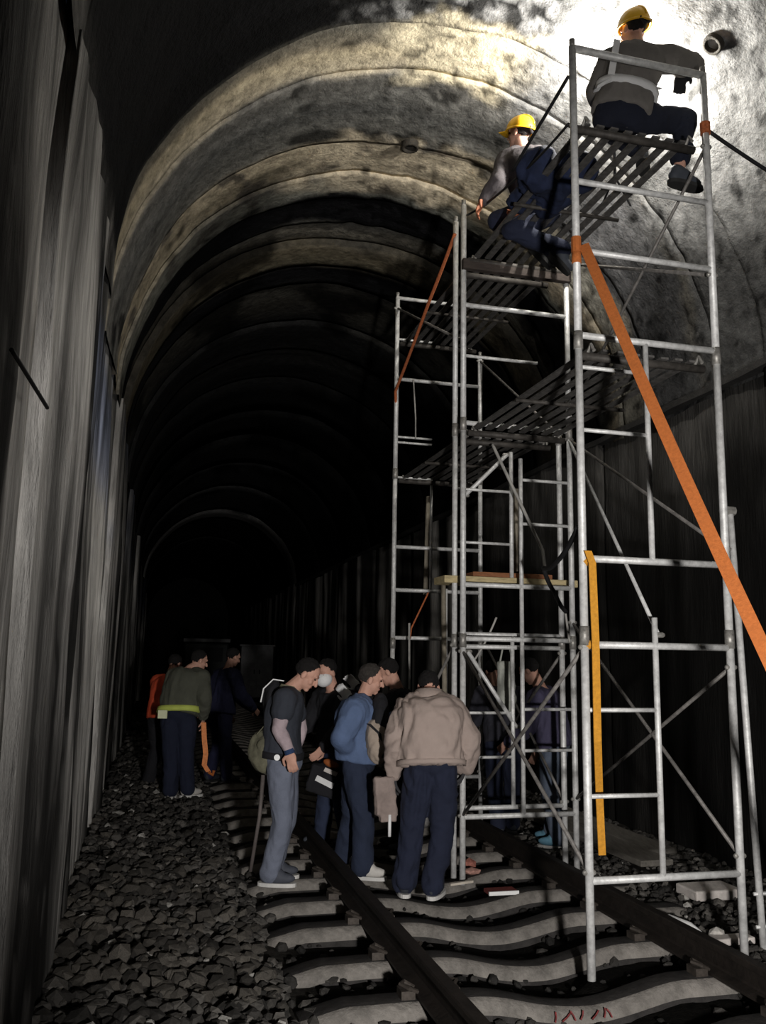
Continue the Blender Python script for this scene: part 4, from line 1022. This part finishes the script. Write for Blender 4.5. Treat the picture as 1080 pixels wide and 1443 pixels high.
# inside and beyond the rear tower
person('person in purple-grey shirt and faded jeans right of the rear tower', stand(781, 8.25, 1.1, 1.66, .25, ((.1, .3), (.3, .6)), head_down=.6), cloth('purple_shirt', (.055, .05, .09)), cloth('faded_jeans', (.09, .11, .15)), mat('blue_shoe', (.10, .22, .30), var=.2), SOLE, HAIR, 'long', ease=.03, voxel=.01)
person('person in dark jacket and navy trousers inside the rear tower', stand(711, 8.75, .3, 1.64, .3, ((.7, .6), (.5, .8)), head_down=.7), cloth('dark_jacket', (.03, .03, .04)), NAVY, SHOE_D, SOLE_D, HAIR, 'long', ease=.035, voxel=.01)

# seated worker at the near end of the upper deck
YEL = mat('yellow_helmet', (.72, .40, .015), rough=.35, var=.06)
GSH = cloth('grey_work_shirt', (.13, .12, .11), .12)
Y = 5.42
JH = dict(P=at(876, 158, Y), N=at(898, 72, Y + .02), H=at(893, 42, Y + .06), face=V3((-.45, .88, .12)), hup=V3((-.05, -.1, 1)),
          LS=at(861, 88, Y + .03), RS=at(943, 84, Y), LE=at(843, 128, Y + .06), RE=at(977, 92, Y + .16), LW=at(850, 158, Y + .25), RW=at(960, 106, Y + .06), RD=V3((-.15, -.05, -1)), RN=V3((-.3, -1, 0)), LD=V3((.2, .9, -.3)),
          LHip=at(858, 167, Y + .02), RHip=at(893, 166, Y), RK=at(966, 170, Y + .12), LK=at(868, 188, Y + .48), RA=at(957, 243, Y + .10), LA=at(905, 215, Y + .75), RT=V3((.95, .35, -.02)), LT=V3((.4, .9, 0)))
chk('H', JH)
H_p = person('helmeted worker sitting on near end of upper deck with white harness', JH, GSH, cloth('dark_navy_cloth', (.007, .009, .018)), SHOE_D, SOLE_D, HAIR, 'long', ease=.025, hem=-.04, bow=.03, gloves=BLACK, helmet=YEL, bulk=1.02, curl=.3, cuff=.70)
m_har = cloth('harness_webbing', (.62, .62, .62), .08)
U_ = (JH['N'] - JH['P']).normalized(); X_ = (JH['RS'] - JH['LS']).normalized(); X_ = (X_ - U_ * X_.dot(U_)).normalized()
R = [ringsec(JH['P'] + U_ * k, X_, U_.cross(X_), .205 + e, .158 + e, 28) for k, e in ((.10, -.02), (.10, .014), (.155, .014), (.155, -.02))]
hb = G().rings(R, False).make('harness_belt', m_har, H_p, True)
B_ = -U_.cross(X_)
g = G(); g.ribbon([JH['P'] + U_ * .13 + B_ * .175 - X_ * .13, JH['P'] + U_ * .27 + B_ * .185 - X_ * .14, JH['P'] + U_ * .40 + B_ * .175 - X_ * .15, JH['P'] + U_ * .47 - X_ * .14 + B_ * .1], X_ * .022, .004); g.make('harness_strap', m_har, H_p)
g = G(); g.ribbon([JH['P'] + U_ * .11 + B_ * .16 - X_ * .12, JH['P'] + U_ * .03 + B_ * .15 - X_ * .2], U_ * .015, .004); g.make('lanyard', m_har, H_p)
g = G(); g.ribbon([JH['P'] + U_ * .12 + B_ * .12 + X_ * .17, JH['P'] + U_ * .2 + B_ * .05 + X_ * .21], X_ * .014, .004); g.make('lanyard', m_har, H_p)

# crouching worker farther along
Y = 6.55
JI = dict(P=at(757, 288, Y), N=at(738, 213, Y), H=at(733, 188, Y + .02), face=V3((-.75, .6, .2)), hup=V3((-.05, -.1, 1)),
          LS=at(715, 228, Y + .04), RS=at(762, 228, Y - .04), LE=at(700, 258, Y - .06), RE=at(775, 272, Y - .1), LW=at(681, 283, Y - .05), RW=at(745, 300, Y - .16), LD=V3((-.4, 0, -.8)), RD=V3((-1, .1, -.2)),
          LHip=at(746, 300, Y + .06), RHip=at(772, 300, Y - .06), LK=at(700, 312, Y + .15), RK=at(722, 325, Y - .15), LA=at(765, 345, Y + .12), RA=at(790, 352, Y - .12), LT=V3((.6, .1, -.6)), RT=V3((.6, .1, -.6)))
chk('I', JI)
I_p = person('helmeted worker crouching on the upper deck at the vault, farther along', JI, cloth('grey_violet_shirt', (.065, .058, .062)), NAVY, SHOE_D, SOLE_D, HAIR, 'long', ease=.025, hem=-.06, bow=.03, gloves=mat('rust_glove', (.28, .10, .05), var=.3), helmet=YEL, foot_up=V3((.6, 0, .6)))
# crumpled navy sheet on the deck between the two
c = sc(1.05, .25, 5.06); tp = empty('navy_sheet', c, 'crumpled navy sheet heaped on upper deck between the helmeted workers', 'sheet')
g = G()
for i in range(9):
    q = c + SU * random.uniform(-.40, .38) + SW * random.uniform(-.16, .16) + V3((0, 0, .06))
    g.ell(q, (SW * random.uniform(.10, .18), SU * random.uniform(.12, .2), V3((0, 0, random.uniform(.06, .15)))))
remesh(g, 'sheet_body', .016, cloth('navy_sheet', (.012, .018, .045), .4), tp, 2, .03, 6)
